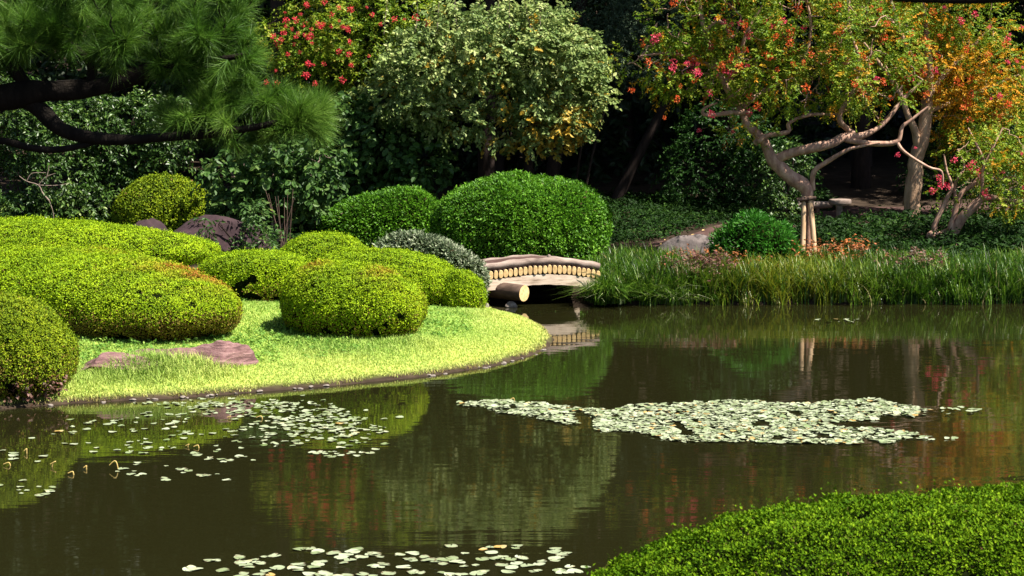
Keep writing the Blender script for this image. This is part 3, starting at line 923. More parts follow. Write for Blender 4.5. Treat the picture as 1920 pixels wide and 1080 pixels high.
g1 = GR(1516, 486)
Y1 = g1[1]
T1 = thing("crape_myrtle", "leaning crape myrtle held up by pale stakes on the far bank", "tree", g1)
paths1 = [
    (pp([(1516, 490), (1516, 420), (1515, 372), (1509, 350), (1484, 334), (1460, 313), (1447, 298), (1436, 272), (1424, 255), (1401, 233), (1389, 204), (1372, 180), (1345, 130), (1322, 60, .2), (1310, 0, .3), (1296, -70, .4)], Y1),
     [.075, .07, .085, .125, .12, .11, .105, .085, .075, .065, .06, .055, .05, .042, .035, .02]),
    (pp([(1452, 300), (1484, 287, -.1), (1522, 278, -.2), (1558, 269, -.2), (1581, 258, -.1), (1617, 254), (1655, 233, .1), (1690, 190, .2), (1730, 150, .2)], Y1), [.085, .08, .075, .075, .07, .055, .042, .035, .02]),
    (pp([(1585, 262, -.1), (1635, 269, -.3), (1682, 266, -.4), (1691, 239, -.4), (1706, 227, -.4), (1740, 200, -.4)], Y1), [.05, .045, .04, .03, .026, .015]),
    (pp([(1682, 266, -.4), (1696, 285, -.5), (1740, 313, -.6), (1765, 321, -.6), (1768, 347, -.6)], Y1), [.03, .024, .022, .018, .012]),
    (pp([(1602, 252), (1590, 243), (1575, 227, -.2), (1578, 206, -.2), (1600, 170, -.3), (1610, 110, -.3), (1590, 40, -.2), (1600, -40, 0)], Y1), [.055, .05, .045, .04, .035, .03, .022, .012]),
    (pp([(1524, 356), (1526, 322, -.1), (1555, 301, -.2), (1587, 282, -.3), (1611, 275, -.3), (1650, 268, -.4)], Y1), [.045, .042, .036, .032, .024, .012]),
    (pp([(1416, 268, -.15), (1424, 262, -.2), (1440, 254, -.2), (1478, 247, -.2), (1480, 230, -.2), (1520, 215, -.1), (1570, 214, 0), (1600, 200, 0)], Y1), [.05, .05, .04, .035, .03, .026, .02, .012]),
    (pp([(1403, 212), (1370, 211, -.2), (1335, 216, -.3), (1318, 213, -.3), (1322, 202, -.3), (1345, 193, -.3)], Y1), [.05, .042, .036, .03, .022, .015]),
    (pp([(1389, 204), (1425, 175, .2), (1470, 150, .2), (1510, 100, .2), (1520, 40, .2), (1500, -40, .2)], Y1), [.05, .045, .038, .032, .025, .015]),
    (pp([(1345, 130), (1300, 110, -.2), (1255, 100, -.3), (1200, 105, -.4)], Y1), [.045, .032, .024, .012]),
    (pp([(1360, 155), (1385, 110, -.2), (1400, 60, -.3), (1430, 10, -.3)], Y1), [.04, .034, .026, .014]),
    (pp([(1322, 60), (1350, 40, -.3), (1375, 70, -.4), (1390, 30, -.4)], Y1), [.03, .026, .02, .012]),
]
blobs1 = [bl(1215, 112, 62, 34, Y1, .55), bl(1275, 128, 75, 55, Y1, .8), bl(1340, 128, 85, 66, Y1, .9), bl(1420, 110, 95, 85, Y1, 1.1), bl(1480, 155, 90, 55, Y1, 1.1), bl(1570, 145, 95, 60, Y1, 1.1),
          bl(1640, 150, 75, 55, Y1, 1.0), bl(1300, 40, 95, 60, Y1, .9), bl(1420, 10, 130, 70, Y1, 1.2), bl(1540, 60, 120, 85, Y1, 1.2), bl(1640, 80, 90, 70, Y1, 1.0), bl(1500, -60, 170, 60, Y1, 1.3),
          bl(1360, -60, 120, 50, Y1, 1.0), bl(1410, 235, 40, 16, Y1 - .3, .4), bl(1385, 250, 28, 12, Y1 - .3, .3)]


def crape_crown(root, paths, blobs, n_t, n_s, seed, orange, n_leaf=14, hole=-0.35, mat="crape", barkm="bark", Ls=(0.22, 0.5), leafL=0.072, leafW=0.036, tint_f=None, twr=0.007, fat=1.3):
    r = R(seed)
    mb = MB()
    paths = [(p_, [q_ * fat for q_ in r_]) for p_, r_ in paths]
    for k, (pts, rad) in enumerate(paths):
        tube(mb, pts, np.array(rad), 10, 4, 0, seed + k, 0.07)
    tg, _, _ = blob_points(blobs, n_t, r, 0.6)
    grow(mb, paths, tg, r, twr, 0.014)
    mb.build("trunk", M[barkm], root)
    pt, dr, _ = blob_points(blobs, int(n_s * 1.7), r, 0.62)
    keep = nz(pt, 2.1, seed + 4, 4) > hole
    pt, dr = pt[keep][:n_s], dr[keep][:n_s]
    n = len(pt)
    D = dr + 0.6 * r.normal(size=(n, 3)) + np.array([0, -0.1, 0.15])
    tint = np.zeros(n)
    age = np.zeros(n)
    patch = np.clip(0.5 + 0.9 * nz(pt, 1.6, seed + 6, 4), 0, 1)
    sel = r.random(n) < orange * patch * 2
    tint[sel] = r.uniform(0.35, 0.95, sel.sum())
    if tint_f is not None:
        w = tint_f(pt)
        sel = r.random(n) < w
        tint[sel] = r.uniform(0.4, 1.0, sel.sum())
    sel = r.random(n) < 0.03
    age[sel] = r.uniform(0.4, 0.9, sel.sum())
    cb = MB()
    sprays(cb, pt, D, r.uniform(Ls[0], Ls[1], n), n_leaf, leafL, leafW, r, 0, 0.12, tint, age)
    cb.build("crown", M[mat], root)
    return pt, dr


crape_crown(T1, paths1, blobs1, 240, 3200, 201, 0.08, hole=-0.10, leafL=.082, leafW=.040, twr=.013)
r = R(202)
bpx = [(1222, 76), (1228, 80), (1298, 92), (1304, 95), (1262, 118), (1285, 138), (1312, 132), (1345, 134), (1352, 128), (1362, 42), (1370, 55), (1345, 50), (1442, 40), (1447, 50), (1475, 58), (1500, 60), (1415, 210), (1428, 208),
       (1395, 116), (1260, 135), (1330, 215), (1560, 118), (1300, 140), (1438, 36), (1640, 150), (1400, 70), (1290, 115)]
blossoms(T1, [P(x + r.normal() * 3, y + r.normal() * 3, Y1 - 0.75 + r.normal() * 0.2) for x, y in bpx], "pink", r)
blossoms(T1, [P(1710, 284, Y1 - 0.65)], "pink", r)
blossoms(T1, [P(r.uniform(1180, 1680), r.uniform(5, 190), Y1 - 0.95 + r.normal() * 0.15) for _ in range(34)], "orange", r)

# stakes that prop it
sk = thing("tree_stakes", "pale peeled poles bound together to prop the leaning trunk", "tree support", g1 + np.array([0, -0.1, 0]))
for (bx, by, tx, ty, dy) in ((1500, 488, 1507, 368, -0.22), (1527, 490, 1518, 368, -0.25), (1521, 474, 1512, 370, 0.25)):
    gb = GR(bx, by)
    a = np.array([gb[0], Y1 + dy * 1.6, 0])
    a[2] = TZ(a[0], a[1]) - 0.05
    tp = P(tx, ty, Y1 + dy * 0.5)
    mb = MB()
    tube(mb, [a, a * 0.5 + tp * 0.5 + np.array([.006, 0, 0]), tp], [0.062, 0.058, 0.052], 10, 3, 0, int(bx), 0.03)
    mb.build("stake", M["stake"], sk)
mb = MB()
c0, c1 = P(1494, 375, Y1 - 0.18), P(1530, 371, Y1 - 0.18)
tube(mb, [c0, (c0 + c1) / 2, c1], [0.04, 0.045, 0.04], 8, 2, 0, 2, 0.06)
mb.build("crossbar", M["wood_dark"], sk)
mb = MB()
for q in range(4):
    th = np.linspace(0, 2 * math.pi, 13)
    cc = P(1512, 372 + q * 2, Y1)
    tube(mb, np.stack([cc[0] + 0.135 * np.cos(th), cc[1] - 0.03 + 0.15 * np.sin(th), cc[2] + 0.01 * np.sin(th * 2)], 1), 0.013, 5, 1, 0, q, 0, False)
mb.build("rope_binding", M["tie"], sk)

# ------------------------------------------------------------------ the straight-trunked orange tree
g2 = GR(1707, 418)
Y2 = g2[1]
T2 = thing("autumn_tree", "thick straight-trunked tree with orange and yellow foliage", "tree", g2)
paths2 = [
    (pp([(1707, 424), (1709, 400), (1713, 347), (1718, 300), (1728, 263), (1736, 222), (1738, 190), (1742, 140), (1738, 80), (1730, 10), (1728, -60)], Y2), [.22, .18, .165, .155, .145, .13, .115, .09, .07, .05, .03]),
    (pp([(1722, 290), (1719, 263, -.1), (1713, 238, -.2), (1702, 217, -.3), (1685, 170, -.4), (1650, 120, -.6), (1620, 80, -.7)], Y2), [.08, .08, .075, .065, .05, .035, .02]),
    (pp([(1740, 180), (1780, 130, .3), (1820, 90, .5), (1860, 50, .6)], Y2), [.07, .05, .04, .02]),
    (pp([(1740, 150), (1700, 90, -.5), (1680, 30, -.6), (1660, -30, -.4)], Y2), [.06, .05, .035, .02]),
    (pp([(1737, 210), (1790, 190, .4), (1850, 165, .6), (1910, 140, .8)], Y2), [.05, .04, .03, .015]),
]
yb = Y2 + 0.4
blobs2 = [bl(1690, 80, 110, 72, yb, 1.1), bl(1770, 120, 105, 70, yb, 1.1), bl(1840, 140, 95, 75, yb, 1.0), bl(1640, 40, 110, 70, yb, 1.0), bl(1820, 190, 80, 58, yb, 1.0), bl(1860, 240, 85, 65, yb, 0.9),
          bl(1700, 10, 130, 60, yb, 1.1), bl(1790, 40, 110, 60, yb, 1.1), bl(1670, 150, 70, 34, yb, .9), bl(1720, -60, 180, 50, yb, 1.2), bl(1920, 200, 70, 90, yb, .9), bl(1880, 310, 70, 45, yb, .8), bl(1800, 275, 60, 40, yb, .7)]
oc = P(1770, 170, yb)


def tf2(pt):
    w = np.exp(-((pt[:, 0] - oc[0]) / 1.5) ** 2 - ((pt[:, 2] - oc[2]) / 1.0) ** 2)
    return np.clip(w * (0.85 + 0.6 * nz(pt, 2.5, 77, 4)), 0.08, 0.9)


crape_crown(T2, paths2, blobs2, 110, 4600, 211, 0.10, hole=-0.5, barkm="bark_grey", fat=1.15, tint_f=tf2)
r = R(212)
opx = [(1690, 10), (1755, 25), (1700, 70), (1650, 70), (1665, 55), (1720, 135), (1700, 160), (1730, 145), (1800, 120), (1820, 105), (1790, 150), (1830, 165), (1770, 165), (1740, 180), (1860, 120), (1880, 140), (1850, 95), (1820, 230), (1840, 250),
       (1870, 220), (1800, 200), (1900, 190), (1760, 100), (1720, 95), (1680, 115), (1630, 100)]
blossoms(T2, [P(x + r.normal() * 4, y + r.normal() * 4, yb - 1.0 + r.normal() * .15) for x, y in opx], "orange", r)
rpx = [(1650, 8), (1762, 25), (1830, 35), (1810, 40), (1900, 60), (1912, 130), (1905, 110), (1880, 75), (1770, 133), (1716, 166), (1860, 300), (1890, 310), (1850, 190)]
blossoms(T2, [P(x + r.normal() * 4, y + r.normal() * 4, yb - 1.0 + r.normal() * .15) for x, y in rpx], "pink", r)

# ------------------------------------------------------------------ the low forked one at the right edge
g3 = GR(1778, 458)
Y3 = g3[1]
T3 = thing("crape_myrtle", "low crape myrtle forking from a knobbly stump at the right edge", "tree", g3)
paths3 = [
    (pp([(1787, 466), (1786, 450), (1781, 437), (1765, 441), (1746, 441), (1742, 447)], Y3), [.12, .11, .10, .085, .09, .05]),
    (pp([(1757, 460), (1755, 445), (1752, 424), (1765, 395), (1777, 369), (1785, 350), (1775, 320), (1770, 290)], Y3), [.06, .055, .05, .046, .04, .03, .02, .012]),
    (pp([(1781, 440), (1784, 425, -.1), (1793, 391, -.1), (1804, 360, -.1), (1827, 344, -.1), (1845, 310, -.1), (1830, 270, -.1), (1815, 240, 0)], Y3), [.07, .065, .05, .045, .04, .03, .022, .012]),
    (pp([(1785, 445), (1804, 408, -.2), (1832, 381, -.3), (1845, 371, -.3), (1870, 372, -.3), (1896, 377, -.3), (1960, 384, -.3)], Y3), [.09, .085, .075, .06, .05, .042, .03]),
    (pp([(1838, 378, -.3), (1842, 350, -.3), (1842, 319, -.3), (1860, 280, -.3), (1880, 240, -.2)], Y3), [.04, .034, .028, .02, .012]),
    (pp([(1793, 391), (1790, 350, .1), (1800, 330, .1), (1808, 310, .2), (1795, 280, .2)], Y3), [.035, .03, .025, .02, .012]),
]
blobs3 = [bl(1800, 350, 50, 22, Y3, .6), bl(1860, 340, 65, 40, Y3, .8), bl(1910, 350, 55, 45, Y3, .7), bl(1830, 290, 60, 32, Y3, .7), bl(1900, 280, 60, 45, Y3, .7), bl(1960, 300, 60, 60, Y3, .7), bl(1895, 385, 45, 12, Y3 - .3, .4)]
crape_crown(T3, paths3, blobs3, 70, 750, 221, 0.10, hole=-0.25)
r = R(222)
blossoms(T3, [P(x, y, Y3 - .6) for x, y in [(1777, 355), (1772, 345), (1857, 352), (1851, 358), (1862, 360), (1828, 320), (1832, 313), (1918, 285), (1757, 335), (1760, 345), (1925, 358), (1835, 325)]], "pink", r)


# ------------------------------------------------------------------ other trees and shrubs behind the bridge
def leafy(name, label, cat, base, paths, blobs, n_t, n_s, seed, mat, barkm="bark_forest", n_leaf=8, Ls=(0.2, 0.45), leafL=0.1, leafW=0.06, droop=0.3, hole=-0.3, round_=True, tint_f=None, group=None,
          hs=1.8, hollow=0.6, upn=0.6, jit=0.7, trunkname="trunk", crownname="crown", bias=None, updir=0.1):
    r = R(seed)
    root = thing(name, label, cat, base, group)
    mb = MB()
    for k, (pts, rad) in enumerate(paths):
        tube(mb, pts, np.array(rad), 9, 3, 0, seed + k, 0.07)
    if n_t:
        tg, _, _ = blob_points(blobs, n_t, r, 0.5)
        grow(mb, paths, tg, r, 0.006, 0.014)
    mb.build(trunkname, M[barkm], root)
    pt, dr, _ = blob_points(blobs, int(n_s * 1.6), r, hollow)
    keep = nz(pt, hs, seed + 4, 4) > hole
    pt, dr = pt[keep][:n_s], dr[keep][:n_s]
    n = len(pt)
    D = dr + 0.6 * r.normal(size=(n, 3)) + np.array([0, -0.1, updir])
    tint = None
    if tint_f is not None:
        tint = np.where(r.random(n) < tint_f(pt), r.uniform(0.4, 1.0, n), 0)
    cb = MB()
    sprays(cb, pt, D, r.uniform(Ls[0], Ls[1], n), n_leaf, leafL, leafW, r, 0, droop, tint, None, upn, jit, round_)
    cb.build(crownname, M[mat], root)
    return root


# pale centre tree
Yc = 47.6
gc = np.array([(985 - 960) / FPX * Yc, Yc, TZ(0.3, Yc)])
b0 = gc
pathsC = [(np.array([b0 + (0, 0, -.1), b0 + (.05, 0, .9), P(990, 300, Yc), P(970, 220, Yc), P(930, 130, Yc), P(910, 40, Yc)]), [.14, .12, .10, .08, .06, .03]),
          (pp([(988, 290), (1030, 230, -.2), (1080, 170, -.4), (1110, 110, -.4)], Yc), [.07, .055, .04, .02]),
          (pp([(985, 270), (900, 220, -.3), (820, 190, -.5), (740, 170, -.5)], Yc), [.07, .055, .04, .02]),
          (pp([(970, 220), (1000, 130, -.3), (1010, 60, -.3)], Yc), [.05, .04, .02]),
          (pp([(930, 150), (850, 100, -.3), (790, 70, -.3)], Yc), [.05, .04, .02])]
yq = Yc - 0.9
blobsC = [bl(735, 175, 50, 42, yq, .8), bl(790, 125, 80, 62, yq, 1.0), bl(870, 105, 100, 66, yq, 1.2), bl(960, 95, 100, 66, yq, 1.2), bl(1040, 115, 85, 66, yq, 1.1), bl(1090, 170, 52, 46, yq, .8), bl(790, 200, 60, 24, yq, .9),
          bl(870, 222, 70, 32, yq, .9), bl(960, 238, 80, 32, yq, .9), bl(1035, 225, 66, 42, yq, .9), bl(1000, 272, 50, 16, yq, .6), bl(900, 50, 120, 40, yq, 1.0), bl(1010, 50, 70, 36, yq, .9), bl(1000, 170, 80, 36, yq, 1.1), bl(1075, 225, 34, 34, yq, .5), bl(1080, 115, 48, 54, yq, .7)]
yel = P(1030, 255, yq)
Tc = leafy("pale_leaf_tree", "spreading tree of pale yellow-green leaves above the large round bush", "tree", gc, pathsC, blobsC, 90, 3900, 231, "pale", "bark_forest", 8, (0.2, 0.42), 0.11, 0.07, 0.15, -0.08, True,
           lambda p: np.clip(0.04 + 0.55 * np.exp(-((p[:, 0] - yel[0]) / 1.1) ** 2 - ((p[:, 2] - yel[2]) / .6) ** 2), 0, 1), upn=0.5, jit=0.75, hs=2.2)
# upright leafy shoots on its top
r = R(232)
cb = MB()
for (px, py, h) in ((720, 25, .5), (778, 20, .5), (820, 15, .6), (860, 20, .45), (955, 15, .5), (1000, 30, .7), (1012, 40, .6), (895, 10, .5), (1075, 70, .35), (930, 0, .5)):
    a = P(px, py + 40, yq - .5)
    tp = a + np.array([r.normal() * .08, r.normal() * .05, h + .3])
    tb = MB()
    tube(tb, [a, (a + tp) / 2 + r.normal(size=3) * .02, tp], [.012, .009, .004], 5, 2, 0, 1, 0, False)
    tb.build("shoot", M["twig"], Tc)
    m = 16
    t = np.linspace(.1, 1, m)[:, None]
    c = a + (tp - a) * t
    d = np.stack([np.cos(np.arange(m) * 2.4), np.sin(np.arange(m) * 2.4), np.full(m, -.3)], 1)
    leaves(cb, c, d, np.array([0, -.3, 1]) + .4 * r.normal(size=(m, 3)), .11, .065, r.uniform(.4, 1, m), round_=True)
cb.build("shoot_leaves", M["pale"], Tc)

# red-flowering tree at the upper left of centre
Yr = 48.5
xr_ = (640 - 960) / FPX * Yr
gr = np.array([xr_, Yr, TZ(xr_, Yr)])
pathsR = [(np.array([gr, P(640, 300, Yr), P(630, 200, Yr), P(640, 120, Yr), P(650, 20, Yr), P(660, -60, Yr)]), [.12, .10, .08, .06, .04, .02]),
          (pp([(630, 200), (590, 140, -.4), (560, 80, -.6), (530, 30, -.6)], Yr), [.05, .04, .025, .012]),
          (pp([(635, 180), (690, 100, -.4), (720, 40, -.5), (760, 0, -.5)], Yr), [.05, .04, .025, .012])]
blobsR = [bl(540, 70, 60, 45, Yr - .7, .7), bl(600, 60, 75, 60, Yr - .7, .8), bl(680, 60, 85, 60, Yr - .7, .9), bl(590, 125, 70, 40, Yr - .7, .8), bl(660, 130, 60, 40, Yr - .7, .8), bl(640, 0, 120, 40, Yr - .7, .9), bl(740, 20, 70, 45, Yr - .7, .8)]
Tr = leafy("red_flowering_tree", "tree with clusters of crimson flowers at the upper left of the pale tree", "tree", gr, pathsR, blobsR, 60, 1700, 241, "crape", "bark_forest", 12, (.2, .45), .085, .045, .25, -0.2, False)
r = R(242)
fpx = [(530, 40), (545, 65), (560, 60), (575, 62), (585, 68), (540, 48), (565, 42), (593, 42), (545, 85), (543, 106), (520, 67), (580, 3), (600, 3), (617, 50), (640, 50), (648, 48), (655, 52), (632, 18), (660, 12), (693, 25), (613, 50), (583, 120), (592, 122),
       (560, 130), (577, 137), (632, 150), (515, 160), (692, 110), (655, 100), (745, 30), (755, 35), (768, 33), (570, 64), (588, 60), (640, 44), (715, 46), (530, 62), (552, 72), (600, 55), (640, 95), (650, 110), (522, 140), (560, 100)]
blossoms(Tr, [P(x + r.normal() * 3, y + r.normal() * 3, Yr - 1.6 + r.normal() * .2) for x, y in fpx], "red", r)

# large dark-leaved shrubs below
ys_ = 46.3
sg = GR(690, 430)


def shrub(name, label, px, blobs_px, Y, n_s, seed, mat, leafL, leafW, n_leaf=7, hole=-.4, group=None, n_t=24, barkm="bark_forest", stems=5, round_=True, cat="shrub", droop=.3, Ls=(.2, .45), dy=.7, upn=.6):
    X = (px - 960) / FPX * Y
    g = np.array([X, Y, TZ(X, Y)])
    r = R(seed)
    bb = [bl(x, y, rx, rz, Y, dy) for x, y, rx, rz in blobs_px]
    paths = []
    for k in range(stems):
        c = bb[k % len(bb)][0]
        a = g + np.array([r.normal() * .12, r.normal() * .12, -.05])
        m_ = (a + c) / 2 + np.array([r.normal() * .1, r.normal() * .1, 0])
        m_[0] = a[0] * .65 + c[0] * .35
        paths.append((np.array([a, m_, c]), [.035, .026, .012]))
    return leafy(name, label, cat, g, paths, bb, n_t, n_s, seed, mat, barkm, n_leaf, Ls, leafL, leafW, droop, hole, round_, group=group, trunkname="stems", crownname="foliage", upn=upn)


shrub("large_leaved_shrub", "dark shrub with big rounded leaves under the left of the pale tree", 690, [(640, 330, 75, 50), (720, 330, 80, 50), (600, 370, 60, 40), (690, 270, 70, 50), (780, 300, 60, 45), (660, 220, 60, 40)], 47.0, 800, 251, "bigleaf", .17, .12)
shrub("hydrangea_bush", "tall upright bush of large leaves with bare canes at its foot", 520, [(430, 320, 40, 36), (500, 330, 60, 40), (570, 340, 50, 36), (450, 370, 40, 34), (560, 372, 46, 20), (600, 300, 40, 36), (425, 400, 26, 24), (510, 280, 70, 30)], 43.6, 620, 252, "bigleaf", .16, .10,
      stems=9, barkm="twig", n_t=30)
hyd = bpy.data.objects["hydrangea_bush"]
r = R(254)
for k in range(8):
    a, c = 533 + r.normal() * 6, 498 + k * 9 + r.normal() * 4
    mb = MB()
    tube(mb, pp([(a, 470), (a * .6 + c * .4, 430), (c, 372 + r.normal() * 8)], 42.7), [.010, .008, .005], 5, 3, 0, k, .05)
    mb.build("cane", M["wood_dark"], hyd)
shrub("small_leafy_shrub", "small glossy shrub growing over the right of the dark boulder", 455, [(410, 420, 30, 14), (450, 430, 36, 16), (430, 455, 28, 12), (490, 455, 30, 14), (470, 400, 26, 14)], 42.0, 230, 253, "bigleaf", .12, .05, round_=False, dy=.35, n_t=16)
# glossy evergreens at the left
shrub("camellia_bush", "glossy dark evergreen bush at the left edge behind the mounds", 60, [(30, 340, 70, 60), (100, 330, 70, 50), (60, 260, 80, 60), (20, 200, 60, 50), (150, 390, 60, 36), (60, 400, 80, 36)], 45.5, 1500, 261, "camellia", .10, .05, 8, -.25)
shrub("camellia_bush", "glossy dark evergreen bush between the left edge and the domed bush", 230, [(200, 290, 80, 50), (170, 230, 70, 50), (270, 280, 70, 45), (250, 220, 80, 40), (220, 350, 70, 40), (320, 310, 50, 30), (330, 230, 60, 40)], 46.4, 1700, 262, "camellia", .10, .05, 8, -.25)
shrub("grey_green_tree", "grey-green fine-leaved tree at the top between the pale tree and the staked one", 1085, [(1150, 40, 60, 40), (1210, 30, 70, 50), (1130, 90, 40, 26), (1190, 110, 60, 34), (1160, -20, 90, 40)], 50.0, 1500, 263, "greypine", .07, .022, 14, -.35, round_=False, cat="tree", dy=1.0, stems=2, n_t=10)
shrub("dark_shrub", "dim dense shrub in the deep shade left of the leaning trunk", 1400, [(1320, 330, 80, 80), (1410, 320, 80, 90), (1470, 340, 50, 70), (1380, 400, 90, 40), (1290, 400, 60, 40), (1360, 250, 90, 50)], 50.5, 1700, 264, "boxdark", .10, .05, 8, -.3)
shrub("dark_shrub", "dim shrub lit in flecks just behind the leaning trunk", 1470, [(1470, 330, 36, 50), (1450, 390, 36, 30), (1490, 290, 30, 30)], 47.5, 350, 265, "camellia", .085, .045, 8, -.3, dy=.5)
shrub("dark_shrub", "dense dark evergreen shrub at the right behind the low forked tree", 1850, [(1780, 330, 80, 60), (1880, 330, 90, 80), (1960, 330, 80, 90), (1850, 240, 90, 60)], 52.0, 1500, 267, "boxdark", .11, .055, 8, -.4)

# bare twigs in front of the left evergreen
tw = thing("bare_branch", "bare pale dead branch forking in front of the left evergreen", "branch", GR(90, 430))
mb = MB()
for k, pl in enumerate([[(92, 376), (80, 362), (72, 347), (50, 340), (36, 330)], [(72, 347), (100, 348), (130, 344)], [(72, 347), (86, 332), (104, 325)], [(86, 337), (90, 322), (92, 310)], [(50, 340), (60, 325), (86, 324)], [(92, 376), (100, 400), (100, 425)]]):
    tube(mb, pp(pl, 44.6), np.linspace(.02 if k == 0 else .012, .006, len(pl)), 5, 3, 0, k, .05, False)
mb.build("twig", M["twig"], tw)

# ------------------------------------------------------------------ forest behind
TB = "tall dark trees of the wood behind"


def forest_tree(x, y, h, cb_, rw, seed, label, lean=(0, 0), n_s=900, leafL=.30, mat="forest", tr=.2, group=TB, ry=None, hole=-.55, name="forest_tree"):
    z = TZ(x, y)
    g = np.array([x, y, z])
    r = R(seed)
    top = np.array([x + lean[0], y + lean[1], z + h])
    mid = np.array([x + lean[0] * .45 + r.normal() * .1, y + lean[1] * .45, z + h * .45])
    pths = [(np.array([g - (0, 0, .2), g * .7 + mid * .3 + (r.normal() * .08, 0, 0), mid, top]), [tr * 1.25, tr, tr * .7, tr * .2])]
    hh = h - cb_
    bs = []
    for k in range(9):
        f = r.uniform(.05, .95)
        rr = rw * (1 - .55 * abs(f - .4))
        an = r.uniform(0, 6.28)
        c = g + (np.array([lean[0], lean[1], 0]) * (cb_ + hh * f) / h) + np.array([math.cos(an) * rw * .42, math.sin(an) * (ry or rw) * .42, cb_ + hh * f])
        bs.append((c, (rr * .62, (ry or rr) * .62, hh * .2)))
    return leafy(name, label, "tree", g, pths, bs, 14, n_s, seed, mat, "bark_forest", 9, (.4, .9), leafL, leafL * .5, .3, hole, False, group=group, hollow=.4, upn=.6)


# tall trees with crowns put unseen above the picture to shade the wood
for k, (x, y, h, c, rw, tr, ln, lab) in enumerate([
        (-13.4, 48.5, 14, 7.8, 3.2, .22, (.5, -.5), "tall tree of the wood at the far left behind the camellias"),
        (-5.5, 49.5, 15, 8.2, 3.4, .22, (-.5, -.6), "tall tree of the wood behind the domed bush"),
        (-0.6, 50.0, 15, 8.2, 3.3, .2, (.2, -.6), "tall tree of the wood behind the pale tree"),
        (0.9, 51.0, 14, 7.6, 2.8, .17, (2.5, -.2), "tall tree of the wood hidden by the right of the pale tree"),
        (5.4, 51.2, 15, 8.0, 3.2, .2, (.4, -.6), "tall tree of the wood behind the staked tree"),
        (9.2, 53.5, 15, 8.4, 3.2, .22, (.3, -.5), "tall tree of the wood behind the orange tree"),
        (14.0, 52.0, 14, 7.8, 3.4, .22, (0, -.6), "tall tree of the wood at the far right")]):
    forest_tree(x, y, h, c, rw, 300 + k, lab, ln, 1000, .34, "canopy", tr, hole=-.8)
# leaning shaded trunk seen between the round bush and the staked tree
forest_tree(2.5, 51.2, 12.0, 6.8, 2.2, 320, "thin dark trunk leaning right in the gap beside the pale tree", (6.0, 0), 400, .3, "forest", .13, hole=-.8)
ev = [(-14, 54.5), (-10.4, 55.5), (-7, 54.5), (-3.6, 56), (-.4, 55.2), (3.2, 56.5), (6.6, 56), (10, 57.5), (13.5, 56.5), (17.5, 56)]
wh = ["leftmost", "second from the left", "third from the left", "fourth from the left", "fifth from the left", "fifth from the right", "fourth from the right", "third from the right", "second from the right", "rightmost"]
for k, (x, y) in enumerate(ev):
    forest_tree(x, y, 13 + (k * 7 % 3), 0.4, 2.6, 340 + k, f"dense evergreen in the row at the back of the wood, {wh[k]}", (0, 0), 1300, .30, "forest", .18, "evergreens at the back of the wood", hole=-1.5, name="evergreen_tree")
# the wood beyond as one mass
r = R(360)
n = 15000
pt = np.column_stack([r.uniform(-30, 32, n), r.uniform(59, 65, n), np.zeros(n)])
pt[:, 2] = terrain(pt[:, 0], pt[:, 1]) + r.random(n) ** .8 * (15 + 2.0 * np.sin(pt[:, 0] * .8) + 1.2 * np.sin(pt[:, 0] * 2.1))
cb = MB()
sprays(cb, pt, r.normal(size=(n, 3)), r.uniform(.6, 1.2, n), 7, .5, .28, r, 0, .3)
tag(cb.build("far_wood", M["forest"]), "dark mass of woodland beyond the garden trees", "woods", None, "stuff")

# ------------------------------------------------------------------ ground plants of the far bank
def blades(mb, base, h, w, r, lean=.5, seg=4, tint=None, age=None, bias=0.0, dirv=None):
    """arching strap leaves"""
    n = len(base)
    an = r.uniform(0, 6.28, n)
    d = np.stack([np.cos(an), np.sin(an), np.zeros(n)], 1)
    if dirv is not None:
        d = nrm(d + dirv)
    h = np.broadcast_to(h, (n,))
    w = np.broadcast_to(w, (n,))
    ln = np.abs(r.normal(lean, lean * .5, n))
    sv = np.cross(d, np.array([0, 0, 1.0]))
    rows = []
    for t in np.linspace(0, 1, seg + 1):
        c = base + d * (h * ln * t ** 2)[:, None] + np.array([0, 0, 1.0]) * (h * (t - .42 * np.minimum(ln, 1.6) * t ** 3))[:, None]
        ww = w * (1 - t ** 2.2) * .5 + .0006
        rows += [c - sv * ww[:, None], c + sv * ww[:, None]]
    V = np.stack(rows, 1)
    m = 2 * (seg + 1)
    V = V.reshape(-1, 3)
    k = np.arange(n)[:, None] * m
    F = np.concatenate([k + np.array([2 * s, 2 * s + 1, 2 * s + 3, 2 * s + 2]) for s in range(seg)])
    rnd = np.clip(r.beta(1.8, 2.4, n) + bias + .18 * nz(base, 2.2, 17, 4), 0, 1)
    tl = lambda a: None if a is None else np.tile(np.broadcast_to(a, (n,)), seg)
    mb.add(V, F, 0, tl(rnd), tl(tint), tl(age))


def bank_points(n, x0, x1, s0, s1, r):
    x = r.uniform(x0, x1, n * 3)
    y = r.uniform(39.0, 47.0, n * 3)
    sd = shore_dist(x, y)
    k = (sd > s0) & (sd < s1) & (y > 39.2)
    x, y = x[k][:n], y[k][:n]
    return np.column_stack([x, y, terrain(x, y) - .01])


r = R(401)
